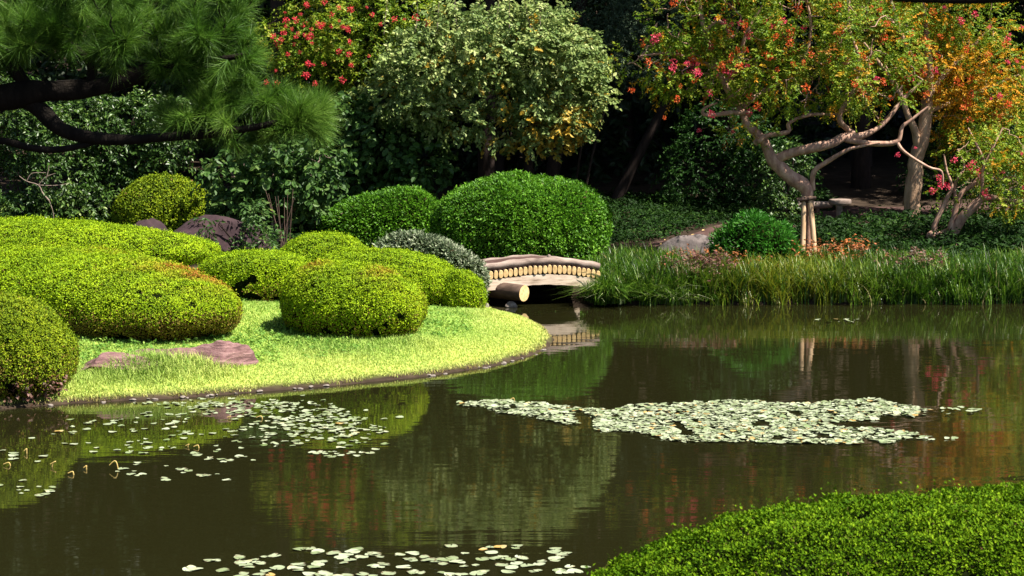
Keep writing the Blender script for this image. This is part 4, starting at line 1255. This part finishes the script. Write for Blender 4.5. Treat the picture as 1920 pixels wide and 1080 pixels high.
# clumped strap leaves along the water
cl = bank_points(1100, 1.7, 13, -.02, 2.6, r)
cl = np.concatenate([cl, bank_points(950, 1.7, 13, -.12, .35, r)])
n_b = 26
base = np.repeat(cl, n_b, 0)
off = r.normal(size=(len(base), 2)) * .07
base = base.copy()
base[:, :2] += off
sd = np.repeat(shore_dist(cl[:, 0], cl[:, 1]), n_b)
hh = np.repeat(r.uniform(.42, .72, len(cl)), n_b) * r.uniform(.6, 1.15, len(base))
hh *= np.clip(1.05 - sd * .12, .5, 1.1)
yt = np.exp(-((base[:, 0] - 5.4) / 1.4) ** 2) * .7 * (r.random(len(base)) < .6)
age = np.where(r.random(len(base)) < .03, .8, 0)
mb = MB()
blades(mb, base, hh, .021, r, .5, 4, yt, age, -.05, np.array([0, -.25, 0]))
tag(mb.build("strap_grass", M["reed"]), "long arching strap leaves lining the far waterline", "grass", None, "stuff")

# pale-tipped low leaves hanging into the water right of the bridge
r = R(402)
cl = np.concatenate([bank_points(120, 1.75, 3.6, -.05, .5, r), np.column_stack([r.uniform(1.56, 2.1, 46), r.uniform(39.3, 39.75, 46), r.uniform(.02, .22, 46)])])
base = np.repeat(cl, 30, 0)
base[:, :2] += r.normal(size=(len(base), 2)) * .06
mb = MB()
blades(mb, base, r.uniform(.32, .62, len(base)), .017, r, .95, 4, None, None, .12, np.array([-.2, -.5, 0]))
tag(mb.build("lily_turf", M["reed"]), "drooping pale-edged tufts over the water beside the bridge", "grass", None, "stuff")

# ground cover in the shade, and leafy plants around the trees
r = R(403)


def cover(name, label, n, x0, x1, y0, y1, mat, seed, L=.10, Wd=.05, h=.25, path_gap=True, sdmin=1.5, dens_f=None, kind="stuff"):
    r = R(seed)
    x, y = r.uniform(x0, x1, n), r.uniform(y0, y1, n)
    k = shore_dist(x, y) > sdmin
    if path_gap:
        pc = np.array(pa)
        dmin = np.full(n, 9.0)
        for i in range(len(pc) - 1):
            e = pc[i + 1] - pc[i]
            t = np.clip(((x - pc[i][0]) * e[0] + (y - pc[i][1]) * e[1]) / (e @ e), 0, 1)
            dmin = np.minimum(dmin, np.hypot(x - pc[i][0] - t * e[0], y - pc[i][1] - t * e[1]))
        k &= dmin > .85 + .25 * r.random(n)
    if dens_f is not None:
        k &= r.random(n) < dens_f(x, y)
    x, y = x[k], y[k]
    n = len(x)
    p = np.column_stack([x, y, terrain(x, y)])
    hv = h * (0.55 + .6 * np.clip(nz(p, 1.4, seed, 4) + .4, 0, 1.3))
    p0 = p + np.column_stack([np.zeros(n), np.zeros(n), r.random(n) * hv])
    D = r.normal(size=(n, 3)) * np.array([1, 1, .3]) + np.array([0, -.2, .5])
    mb = MB()
    sprays(mb, p0, D, r.uniform(.12, .3, n), 7, L, Wd, r, 0, .25)
    return tag(mb.build(name, M[mat]), label, "ground cover", None, kind)


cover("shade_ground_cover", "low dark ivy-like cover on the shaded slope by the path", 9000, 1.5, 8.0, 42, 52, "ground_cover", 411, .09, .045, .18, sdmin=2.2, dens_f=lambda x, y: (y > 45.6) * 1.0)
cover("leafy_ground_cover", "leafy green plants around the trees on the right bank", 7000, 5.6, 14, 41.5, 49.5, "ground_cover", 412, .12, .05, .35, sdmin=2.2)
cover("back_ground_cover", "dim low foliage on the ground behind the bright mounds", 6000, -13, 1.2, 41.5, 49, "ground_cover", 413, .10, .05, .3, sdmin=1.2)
# red-tinged plants
def red_px(name, label, pts, mat, seed, n, rad, h, Lw=(.075, .04)):
    r = R(seed)
    mb = MB()
    for px, py in pts:
        g = GR(px, py)
        m = n
        c = g + r.normal(size=(m, 3)) * np.array([rad, rad, 0]) + np.column_stack([np.zeros(m), np.zeros(m), r.uniform(.15, 1, m) * h])
        sprays(mb, c, r.normal(size=(m, 3)) + np.array([0, -.2, .9]), r.uniform(.1, .25, m), 6, Lw[0], Lw[1], r, 0, .2)
    g0 = GR(*pts[0])
    return mb.build(name, M[mat], loc=g0)


tag(red_px("red_leaved_plants", "orange-red autumn leaves at the foot of the stakes", [(1415, 510), (1440, 508), (1470, 510), (1500, 506), (1530, 508), (1560, 506), (1590, 502), (1380, 520), (1350, 514), (1285, 520), (1455, 498), (1620, 505)], "redleaf", 421, 28, .22, .55), "orange-red autumn leaves at the foot of the stakes", "plants", None, "stuff")
tag(red_px("dull_red_plant", "dull mauve-leaved plant in the strap grass below the pale boulder", [(1290, 535), (1320, 532), (1345, 535)], "dullred", 422, 70, .22, .55), "dull mauve-leaved plant in the strap grass below the pale boulder", "plant")
tag(red_px("dull_red_plant", "dull mauve-leaved plant in the strap grass toward the right edge", [(1700, 525), (1730, 520), (1760, 528)], "dullred", 423, 45, .22, .5), "dull mauve-leaved plant in the strap grass toward the right edge", "plant")
tag(red_px("red_creeper", "red-leaved creeper at the waterside foot of the far left bush", [(40, 756), (62, 752), (88, 748), (105, 738)], "dullred", 424, 26, .09, .3, (.07, .05)), "red-leaved creeper at the waterside foot of the far left bush", "plant")

# ------------------------------------------------------------------ rustic stand and stone by the path
gs = GR(1573, 424)
st = thing("log_table", "dark rustic slab on a single post beside the path behind the stakes", "garden table", gs)
mb = MB()
tube(mb, [gs - (0, 0, .05), gs + (0.01, 0, .25), P(1573, 384, gs[1])], [.085, .08, .078], 12, 2, 0, 3, .05)
mb.build("post", M["curb"], st)
c0, c1 = P(1556, 378, gs[1] - .05), P(1594, 377, gs[1] + .05)
mb = MB()
V, F = mound_core(((c0 + c1) / 2) - (0, 0, .06), (c1[0] - c0[0]) / 2 * 1.05, .2, .12, 0.1, 0, 8, .04, .5, .3, .5, 32, 14, .9)
mb.add(V, F, 0, smooth=True)
mb.build("slab_top", M["curb"], st)
c = P(1541, 384, gs[1] + .3)
lg = MB()
tube(lg, [c + (.22, .1, 0), c, c + (-.6, -.1, 0)], [.085, .088, .08], 12, 2, 0, 5, .05)
lp = MB()
o = thing("log_rail", "dark horizontal log beside the slab table behind the trunk", "log rail", (c[0], c[1], TZ(c[0], c[1])))
lg.build("rail", M["curb"], o)
tube(lp, [(c[0] - .1, c[1], TZ(c[0], c[1]) - .05), (c[0] - .1, c[1], c[2] * .5 + TZ(c[0], c[1]) * .5), (c[0] - .1, c[1], c[2] - .05)], .06, 10, 2, 0, 5, .05)
lp.build("post", M["wood_dark"], o)

# fallen leaves on the path
r = R(431)
f0 = None
for k in range(34):
    px, py = r.uniform(1085, 1330), 0
    py = np.interp(px, [1085, 1330], [487, 446]) + r.normal() * 6
    g = GR(px, py)
    if f0 is None:
        mb = MB()
        leaves(mb, np.zeros((1, 3)) + [[-.04, 0, .0]], np.array([[1., 0, .1]]), np.array([[0, .1, 1.]]), .09, .055, np.array([.5]), fold=.25, round_=True)
        f0 = tag(mb.build("fallen_leaf", M["fallen"], loc=(0, 0, 0)), "dry yellow leaf fallen on the brown path by the bridge", "leaf", "fallen leaves on the path")
        o = f0
    else:
        o = f0.copy()
        COL.objects.link(o)
    o.location = (g[0], g[1], g[2] + .045)
    o.rotation_euler = (r.normal() * .3, r.normal() * .3, r.uniform(0, 6.3))

# ------------------------------------------------------------------ lawn
r = R(441)
n = 260000
x, y = r.uniform(-9.5, 1.2, n), r.uniform(26.5, 40, n)
sd = shore_dist(x, y)
k = (sd > .02 + .09 * np.clip(nz(np.column_stack([x, y, x * 0]), 5.0, 31, 4) + .35, 0, 1)) & (y < 40)
x, y, sd = x[k], y[k], sd[k]
base = np.column_stack([x, y, terrain(x, y) - .005])
n = len(x)
pat = nz(base, 1.2, 5, 4)
h = .035 + .025 * r.random(n) + .03 * np.clip(pat, 0, 1) * np.clip(sd - .6, 0, 1)
# longer tufts: along the rocks and at the foot of the front bush
for (px, py, rad, hh) in ((330, 694, .5, .24), (260, 694, .4, .22), (400, 694, .35, .13), (640, 645, .8, .08), (760, 640, .5, .09), (220, 700, .4, .13), (880, 590, .5, .09), (560, 610, .5, .07), (150, 720, .5, .10)):
    g = GR(px, py)
    h += hh * np.exp(-((x - g[0]) ** 2 + ((y - g[1]) * .9) ** 2) / rad ** 2) * r.uniform(.3, 1.2, n)
yel_ = np.clip((1.6 - sd) * .5 + .35 * nz(base, .8, 8, 3), 0, .85) * (r.random(n) < .8)
edge = np.where((sd < .09) & (r.random(n) < .6), .8, 0)
mb = MB()
blades(mb, base, h, .011, r, .6, 2, yel_, edge, 0.05)
tag(mb.build("grass", M["grass"]), "short bright yellow-green lawn on the point", "grass", None, "stuff")
# clover and weeds in the lawn behind
r = R(442)
n = 5200
x, y = r.uniform(-8, -.2, n), r.uniform(29.5, 37, n)
k = (shore_dist(x, y) > 1.4) & (nz(np.column_stack([x, y, x * 0]), 1.1, 3, 4) > -.05)
x, y = x[k], y[k]
mb = MB()
m = len(x)
sprays(mb, np.column_stack([x, y, terrain(x, y) + .03]), r.normal(size=(m, 3)) * np.array([1, 1, .2]) + np.array([0, 0, .4]), r.uniform(.06, .14, m), 5, .06, .04, r, 0, .2, rnd_bias=-.3)
tag(mb.build("lawn_weeds", M["grass"]), "broad-leaved weeds growing through the lawn", "weeds", None, "stuff")

# ------------------------------------------------------------------ lily pads
def pad_geo(rad, r, seg=12):
    th = np.linspace(.16, 2 * math.pi - .16, seg)
    rr = rad * (1 + .06 * np.sin(th * 3 + r.uniform(0, 6)) + .04 * r.normal(size=seg))
    z = .003 + .010 * np.clip(np.sin(th * 1.5 + r.uniform(0, 6)), 0, 1)
    ring = lambda k, zz: np.column_stack([rr * k * np.cos(th), rr * k * np.sin(th), zz])
    V = np.vstack([[0, 0, .003], ring(.8, z * .3 + .003), ring(1.0, z)])
    F = [(0, i, i + 1, i + 1) for i in range(1, seg)]
    F = [(0, i, i + 1) for i in range(1, seg)]
    for i in range(1, seg):
        F += [(i, i + seg, i + seg + 1), (i, i + seg + 1, i + 1)]
    return V, np.array(F)


def pad_age(seg, r, p):
    """browned rims on some pads"""
    a = np.zeros(3 * (seg - 1))
    if r.random() < p:
        a[seg - 1:] = np.repeat(np.clip(r.normal(.3, .35, seg - 1), 0, .9), 2)
    return a


r = R(451)
pads = []
for k in range(7):
    V, F = pad_geo(.066, r)
    me = MB().add(V, F, 0, np.full(len(F), (.25, .45, .6, .75, .9, .5, 1.0)[k]), None, pad_age(12, r, .6), smooth=True).build("lily_pad", M["pad"], loc=(0, 0, 0))
    pads.append(me.data)
    bpy.data.objects.remove(me)


def pad(px, py, label, group, s=1.0):
    g = G(px, py)
    o = bpy.data.objects.new("lily_pad", pads[r.choice(7, p=[.15, .18, .2, .2, .1, .15, .02])])
    COL.objects.link(o)
    o.location = (g[0], g[1], .002 + .003 * r.random())
    o.rotation_euler = (r.normal() * .02, r.normal() * .02, r.uniform(0, 6.3))
    o.scale = (s, s, s)
    tag(o, label, "lily pad", group)


near_lab = "small pale lily pad in the loose patch at the bottom edge of the pond"
left_lab = "small pale lily pad in the scattered patch below the lawn"
cnt = 0
for (cx, cy, sx, sy, m) in ((560, 1062, 70, 12, 16), (440, 1058, 40, 7, 9), (545, 1033, 30, 3, 4), (480, 1045, 40, 4, 5), (660, 1048, 40, 6, 9), (760, 1055, 50, 10, 12), (850, 1050, 40, 8, 9), (900, 1030, 30, 4, 4), (940, 1062, 40, 9, 9),
                           (1040, 1050, 34, 11, 11), (1060, 1072, 30, 5, 6), (600, 1078, 80, 3, 10), (820, 1076, 90, 4, 10), (370, 1068, 20, 3, 4), (960, 1045, 60, 12, 6), (700, 1036, 60, 4, 4)):
    for _ in range(m):
        pad(cx + r.normal() * sx * .8, min(cy + r.normal() * sy, 1084), near_lab, "lily pads at the bottom edge", r.uniform(.6, 1.15))
        cnt += 1
far_px = []
for (cx, cy, sx, sy, m) in ((600, 803, 60, 12, 46), (650, 808, 30, 8, 14), (350, 812, 80, 14, 16), (200, 825, 70, 18, 12), (620, 850, 50, 4, 10), (430, 860, 40, 5, 12), (300, 885, 60, 10, 14), (80, 920, 60, 6, 12), (380, 895, 40, 6, 8),
                           (60, 860, 60, 25, 7), (560, 828, 50, 6, 12), (640, 852, 24, 4, 8), (520, 800, 60, 8, 10)):
    for _ in range(m):
        px, py = cx + r.normal() * sx * .8, cy + r.normal() * sy
        if cnt < 300 and py > 786:
            pad(px, py, left_lab, "lily pads below the lawn", r.uniform(.4, 1.0))
            cnt += 1
        else:
            far_px.append((px, py))
for (cx, cy, sx, sy, m) in ((560, 772, 70, 6, 34), (470, 768, 80, 7, 60), (400, 758, 70, 5, 50), (520, 758, 60, 4, 40), (330, 775, 70, 7, 26), (640, 782, 40, 5, 18), (600, 796, 70, 12, 70), (540, 812, 80, 12, 40), (300, 830, 110, 18, 30), (640, 826, 40, 8, 18), (240, 790, 70, 8, 14)):
    for _ in range(m):
        far_px.append((cx + r.normal() * sx * .8, min(cy + r.normal() * sy, 850)))
mb = MB()
for a, c in far_px:
    g = G(a, c)
    if shore_dist(g[:1], g[1:2])[0] > -.12:
        continue
    V, F = pad_geo(.05 * r.uniform(.5, 1.2), r, 10)
    an = r.uniform(0, 6.3)
    Vr = np.column_stack([V[:, 0] * math.cos(an) - V[:, 1] * math.sin(an), V[:, 0] * math.sin(an) + V[:, 1] * math.cos(an), V[:, 2] + .004 * r.random()])
    mb.add(Vr + np.array([g[0], g[1], 0]), F, 0, np.full(len(F), r.beta(2, 2) * .9), None, pad_age(10, r, .4), smooth=True)
tag(mb.build("lily_pad_scatter", M["pad"]), "small lily pads strewn close under the lawn's edge", "lily pads", None, "stuff")
# the dense raft as one mass
up = [(855, 757), (930, 751), (1010, 757), (1100, 768), (1180, 760), (1280, 757), (1390, 750), (1500, 758), (1640, 748), (1700, 762), (1740, 770), (1700, 788), (1600, 791), (1540, 793), (1560, 800), (1650, 806), (1725, 815), (1660, 833), (1500, 834), (1400, 830), (1270, 830),
      (1200, 812), (1100, 806), (1030, 790), (960, 778), (900, 770)]
n = 7600
px, py = r.uniform(850, 1750, n), r.uniform(745, 838, n)
k = in_poly(px, py, up)
px, py = px[k], py[k]
q = np.column_stack([px * .02, py * .08, px * 0])
k = nz(q, 1.0, 9, 4) > -.45
px, py = px[k], py[k]
ex = np.column_stack([r.uniform(1700, 1840, 22), r.normal(772, 4, 22)])
ex = np.vstack([ex, np.column_stack([r.uniform(1700, 1800, 8), r.normal(822, 2, 8)]), np.column_stack([r.uniform(1530, 1610, 14), r.normal(601, 1.5, 14)])])
px, py = np.concatenate([px, ex[:, 0]]), np.concatenate([py, ex[:, 1]])
mb = MB()
for a, c in zip(px, py):
    g = G(a, c)
    V, F = pad_geo(.052 * r.uniform(.4, 1.25), r, 10)
    an = r.uniform(0, 6.3)
    tl = r.normal(size=2) * .09
    Vr = np.column_stack([V[:, 0] * math.cos(an) - V[:, 1] * math.sin(an), V[:, 0] * math.sin(an) + V[:, 1] * math.cos(an), V[:, 2] + .012 * r.random()])
    Vr[:, 2] += Vr[:, 0] * tl[0] + Vr[:, 1] * tl[1] + .006
    mb.add(Vr + np.array([g[0], g[1], 0]), F, 0, np.full(len(F), r.beta(2, 1.6) * .94 if r.random() > .03 else 1.0), None, pad_age(10, r, .35), smooth=True)
tag(mb.build("lily_pad_raft", M["pad"]), "dense pale raft of lily pads in the middle of the pond", "lily pads", None, "stuff")

# bent dead stems standing in the left patch
for k, (px, py, dx, hh) in enumerate(((105, 875, -.05, .09), (215, 880, .04, .14), (162, 880, 0, .06), (370, 840, .02, .05), (355, 838, -.02, .05), (433, 785, -.03, .05), (488, 785, .03, .05), (135, 890, .02, .05), (50, 850, .0, .08), (962, 752, .02, .06), (15, 873, .03, .05))):
    g = G(px, py)
    dx, hh = dx * .7, hh * .7
    mb = MB()
    tube(mb, [g + (dx * 1.6, 0, -.05), g + (dx, 0, hh * .6), g + (0, 0, hh), g + (-abs(dx) - .03, -.01, hh * .5)], [.009, .008, .007, .005], 6, 3, 0, k, .05)
    tag(mb.build("dead_lily_stem", M["stem_yellow"], loc=g), "bent yellow dead stem poking out among the lily pads", "stem", "dead stems among the lily pads")


# ------------------------------------------------------------------ black pine reaching in from the left
def tufts(mb, C, D, r, n_needle=170, L=.13, w=.0032, spread=.75):
    n = len(C)
    D = nrm(D)
    rd = nrm(r.normal(size=(n, n_needle, 3)))
    d = nrm(D[:, None, :] * .75 + rd * spread)
    back = r.random((n, n_needle, 1)) * .10
    c = C[:, None, :] - D[:, None, :] * back
    Ln = L * r.uniform(.7, 1.15, (n, n_needle, 1))
    s = nrm(np.cross(d, r.normal(size=(n, n_needle, 3))))
    tip = c + d * Ln + np.array([0, 0, -.10]) * Ln * r.random((n, n_needle, 1))
    V = np.stack([c - s * w * .5, c + s * w * .5, tip], 2).reshape(-1, 3)
    F = np.arange(n * n_needle)[:, None] * 3 + np.array([0, 1, 2])
    rnd = np.clip(np.repeat(r.beta(2, 2, n), n_needle) * .5 + r.random(n * n_needle) * .5, 0, 1)
    mb.add(V, F, 0, rnd)


YP = 12.5
gp = np.array([-4.6, 12.2 - 1.9, 0])
gp[2] = TZ(gp[0], gp[1])
PT = thing("pine_tree", "dark long-needled pine reaching in from the upper left", "tree", gp)
mb = MB()
tip_tr = P(-330, 190, YP)
pp1 = [(np.array([gp - (0, 0, .2), gp + (.2, .4, 1.2), gp * .5 + tip_tr * .5 + (.15, .2, .3), tip_tr, tip_tr + (.2, .1, .9), tip_tr + (.1, .2, 1.9)]), [.22, .19, .16, .13, .1, .06]),
       (np.vstack([[tip_tr], pp([(-150, 215), (0, 185), (80, 172), (170, 165), (260, 140), (300, 110), (330, 60), (345, 30)], YP)]), [.12, .10, .085, .075, .06, .05, .04, .03, .02]),
       (pp([(40, 180), (75, 205), (110, 240, -.1), (165, 257, -.1), (240, 262, -.1), (320, 256, -.1), (400, 250, -.1), (470, 240, -.1), (540, 225, -.1), (590, 215, -.1)], YP), [.06, .055, .045, .038, .034, .03, .026, .022, .017, .01]),
       (np.vstack([[P(-300, 330, YP)], pp([(-100, 275), (0, 264), (50, 276), (100, 281), (150, 274), (200, 262)], YP - .1)]), [.05, .035, .024, .022, .022, .02, .012]),
       (pp([(260, 140), (350, 120), (420, 110), (470, 100)], YP), [.035, .028, .02, .012]),
       (pp([(170, 165), (170, 120), (130, 80), (100, 40)], YP), [.04, .03, .022, .012]),
       (pp([(60, 172), (20, 120), (-20, 60), (-40, 10)], YP), [.05, .04, .03, .02]),
       (pp([(320, 256), (350, 225), (400, 200), (440, 185)], YP), [.024, .02, .015, .01])]
for k, (pts, rad) in enumerate(pp1):
    tube(mb, pts, np.array(rad), 10, 4, 0, k, .10)
r = R(501)
pb = [bl(165, 55, 115, 52, YP, .40), bl(255, 75, 90, 55, YP, .40), bl(390, 60, 85, 55, YP, .35), bl(440, 110, 60, 50, YP, .30), bl(60, 70, 70, 60, YP, .35), bl(-60, 60, 110, 90, YP, .5), bl(340, 110, 70, 40, YP, .3), bl(250, -10, 180, 50, YP, .5), bl(60, -40, 160, 50, YP, .5),
      bl(360, 210, 75, 45, YP, .30), bl(440, 225, 70, 50, YP, .30), bl(520, 215, 55, 48, YP, .26), bl(575, 205, 40, 38, YP, .22), bl(480, 180, 60, 26, YP, .25), bl(410, 180, 60, 26, YP, .25), bl(-220, 160, 120, 110, YP, .5), bl(430, 0, 60, 40, YP, .3)]
tg, dr, _ = blob_points(pb, 420, r, .75)
grow(mb, pp1, tg[:260], r, .005, .016, 5, .14)
mb.build("trunk", M["bark_dark"], PT)
nb = MB()
tufts(nb, tg, dr * np.array([1, 1, .9]) + np.array([.15, -.1, .55]) + .25 * r.normal(size=tg.shape), r, 170, .155, .0036)
tufts(nb, np.array([P(568, 195, YP - .2), P(585, 215, YP - .2), P(600, 235, YP - .1), P(560, 225, YP - .2), P(590, 190, YP), P(605, 200, YP - .1), P(610, 222, YP), P(598, 250, YP - .1), P(545, 240, YP - .2)]), np.array([[.5, -.2, .9], [.9, -.2, .5], [1, -.1, -.1], [.6, -.5, .3], [.5, 0, .9], [.8, -.1, .7], [1, 0, .2], [.8, -.2, -.5], [.5, -.6, .2]]), r, 300, .17, .0036)
nb.build("needles", M["needle"], PT)

# a second pine near the camera, one bough dipping in at the very top right
gb_ = np.array([5.6, 6.3, TZ(5.6, 6.3)])
PB = thing("pine_tree", "near pine at the right whose dark bough just dips into the top edge", "tree", gb_)
mb = MB()
tube(mb, np.array([gb_ - (0, 0, .2), gb_ + (.1, .1, 1.5), gb_ + (-.05, 0, 3.2), gb_ + (.1, .1, 4.8), gb_ + (.2, 0, 6.4)]), np.array([.2, .17, .14, .1, .05]), 10, 4, 0, 5, .1)
tube(mb, np.vstack([[gb_ + (-.03, 0, 3.1)], pp([(2500, -130), (2250, -80), (1990, -22), (1900, -6), (1800, -1), (1700, -3), (1640, -12), (1560, -30)], 7.0)]), np.array([.07, .05, .04, .022, .016, .014, .013, .011, .008]), 8, 4, 0, 3, .1)
r = R(512)
top_b = [(gb_ + (.15, 0, 5.6), (1.2, 1.0, .5)), (gb_ + (.2, 0, 6.5), (.8, .8, .5))]
tg, dr, _ = blob_points(top_b, 90, r, .7)
grow(mb, [(np.array([gb_ + (-.05, 0, 3.2), gb_ + (.1, .1, 4.8), gb_ + (.2, 0, 6.4)]), [.1, .08, .05])], tg[:50], r, .006, .016)
mb.build("trunk", M["bark_dark"], PB)
nb = MB()
r = R(511)
tufts(nb, np.array([P(1560, -28, 7.0), P(1590, -24, 7.0), P(1620, -20, 7.05), P(1645, -18, 7.0)]), np.array([[-.3, -.1, -.9], [0, 0, -1], [.1, .1, -1], [.2, 0, -.9]]), r, 22, .11, .0026, .35)
tufts(nb, tg, dr + np.array([0, 0, .5]), r, 110, .15, .0036)
nb.build("needles", M["needle"], PB)
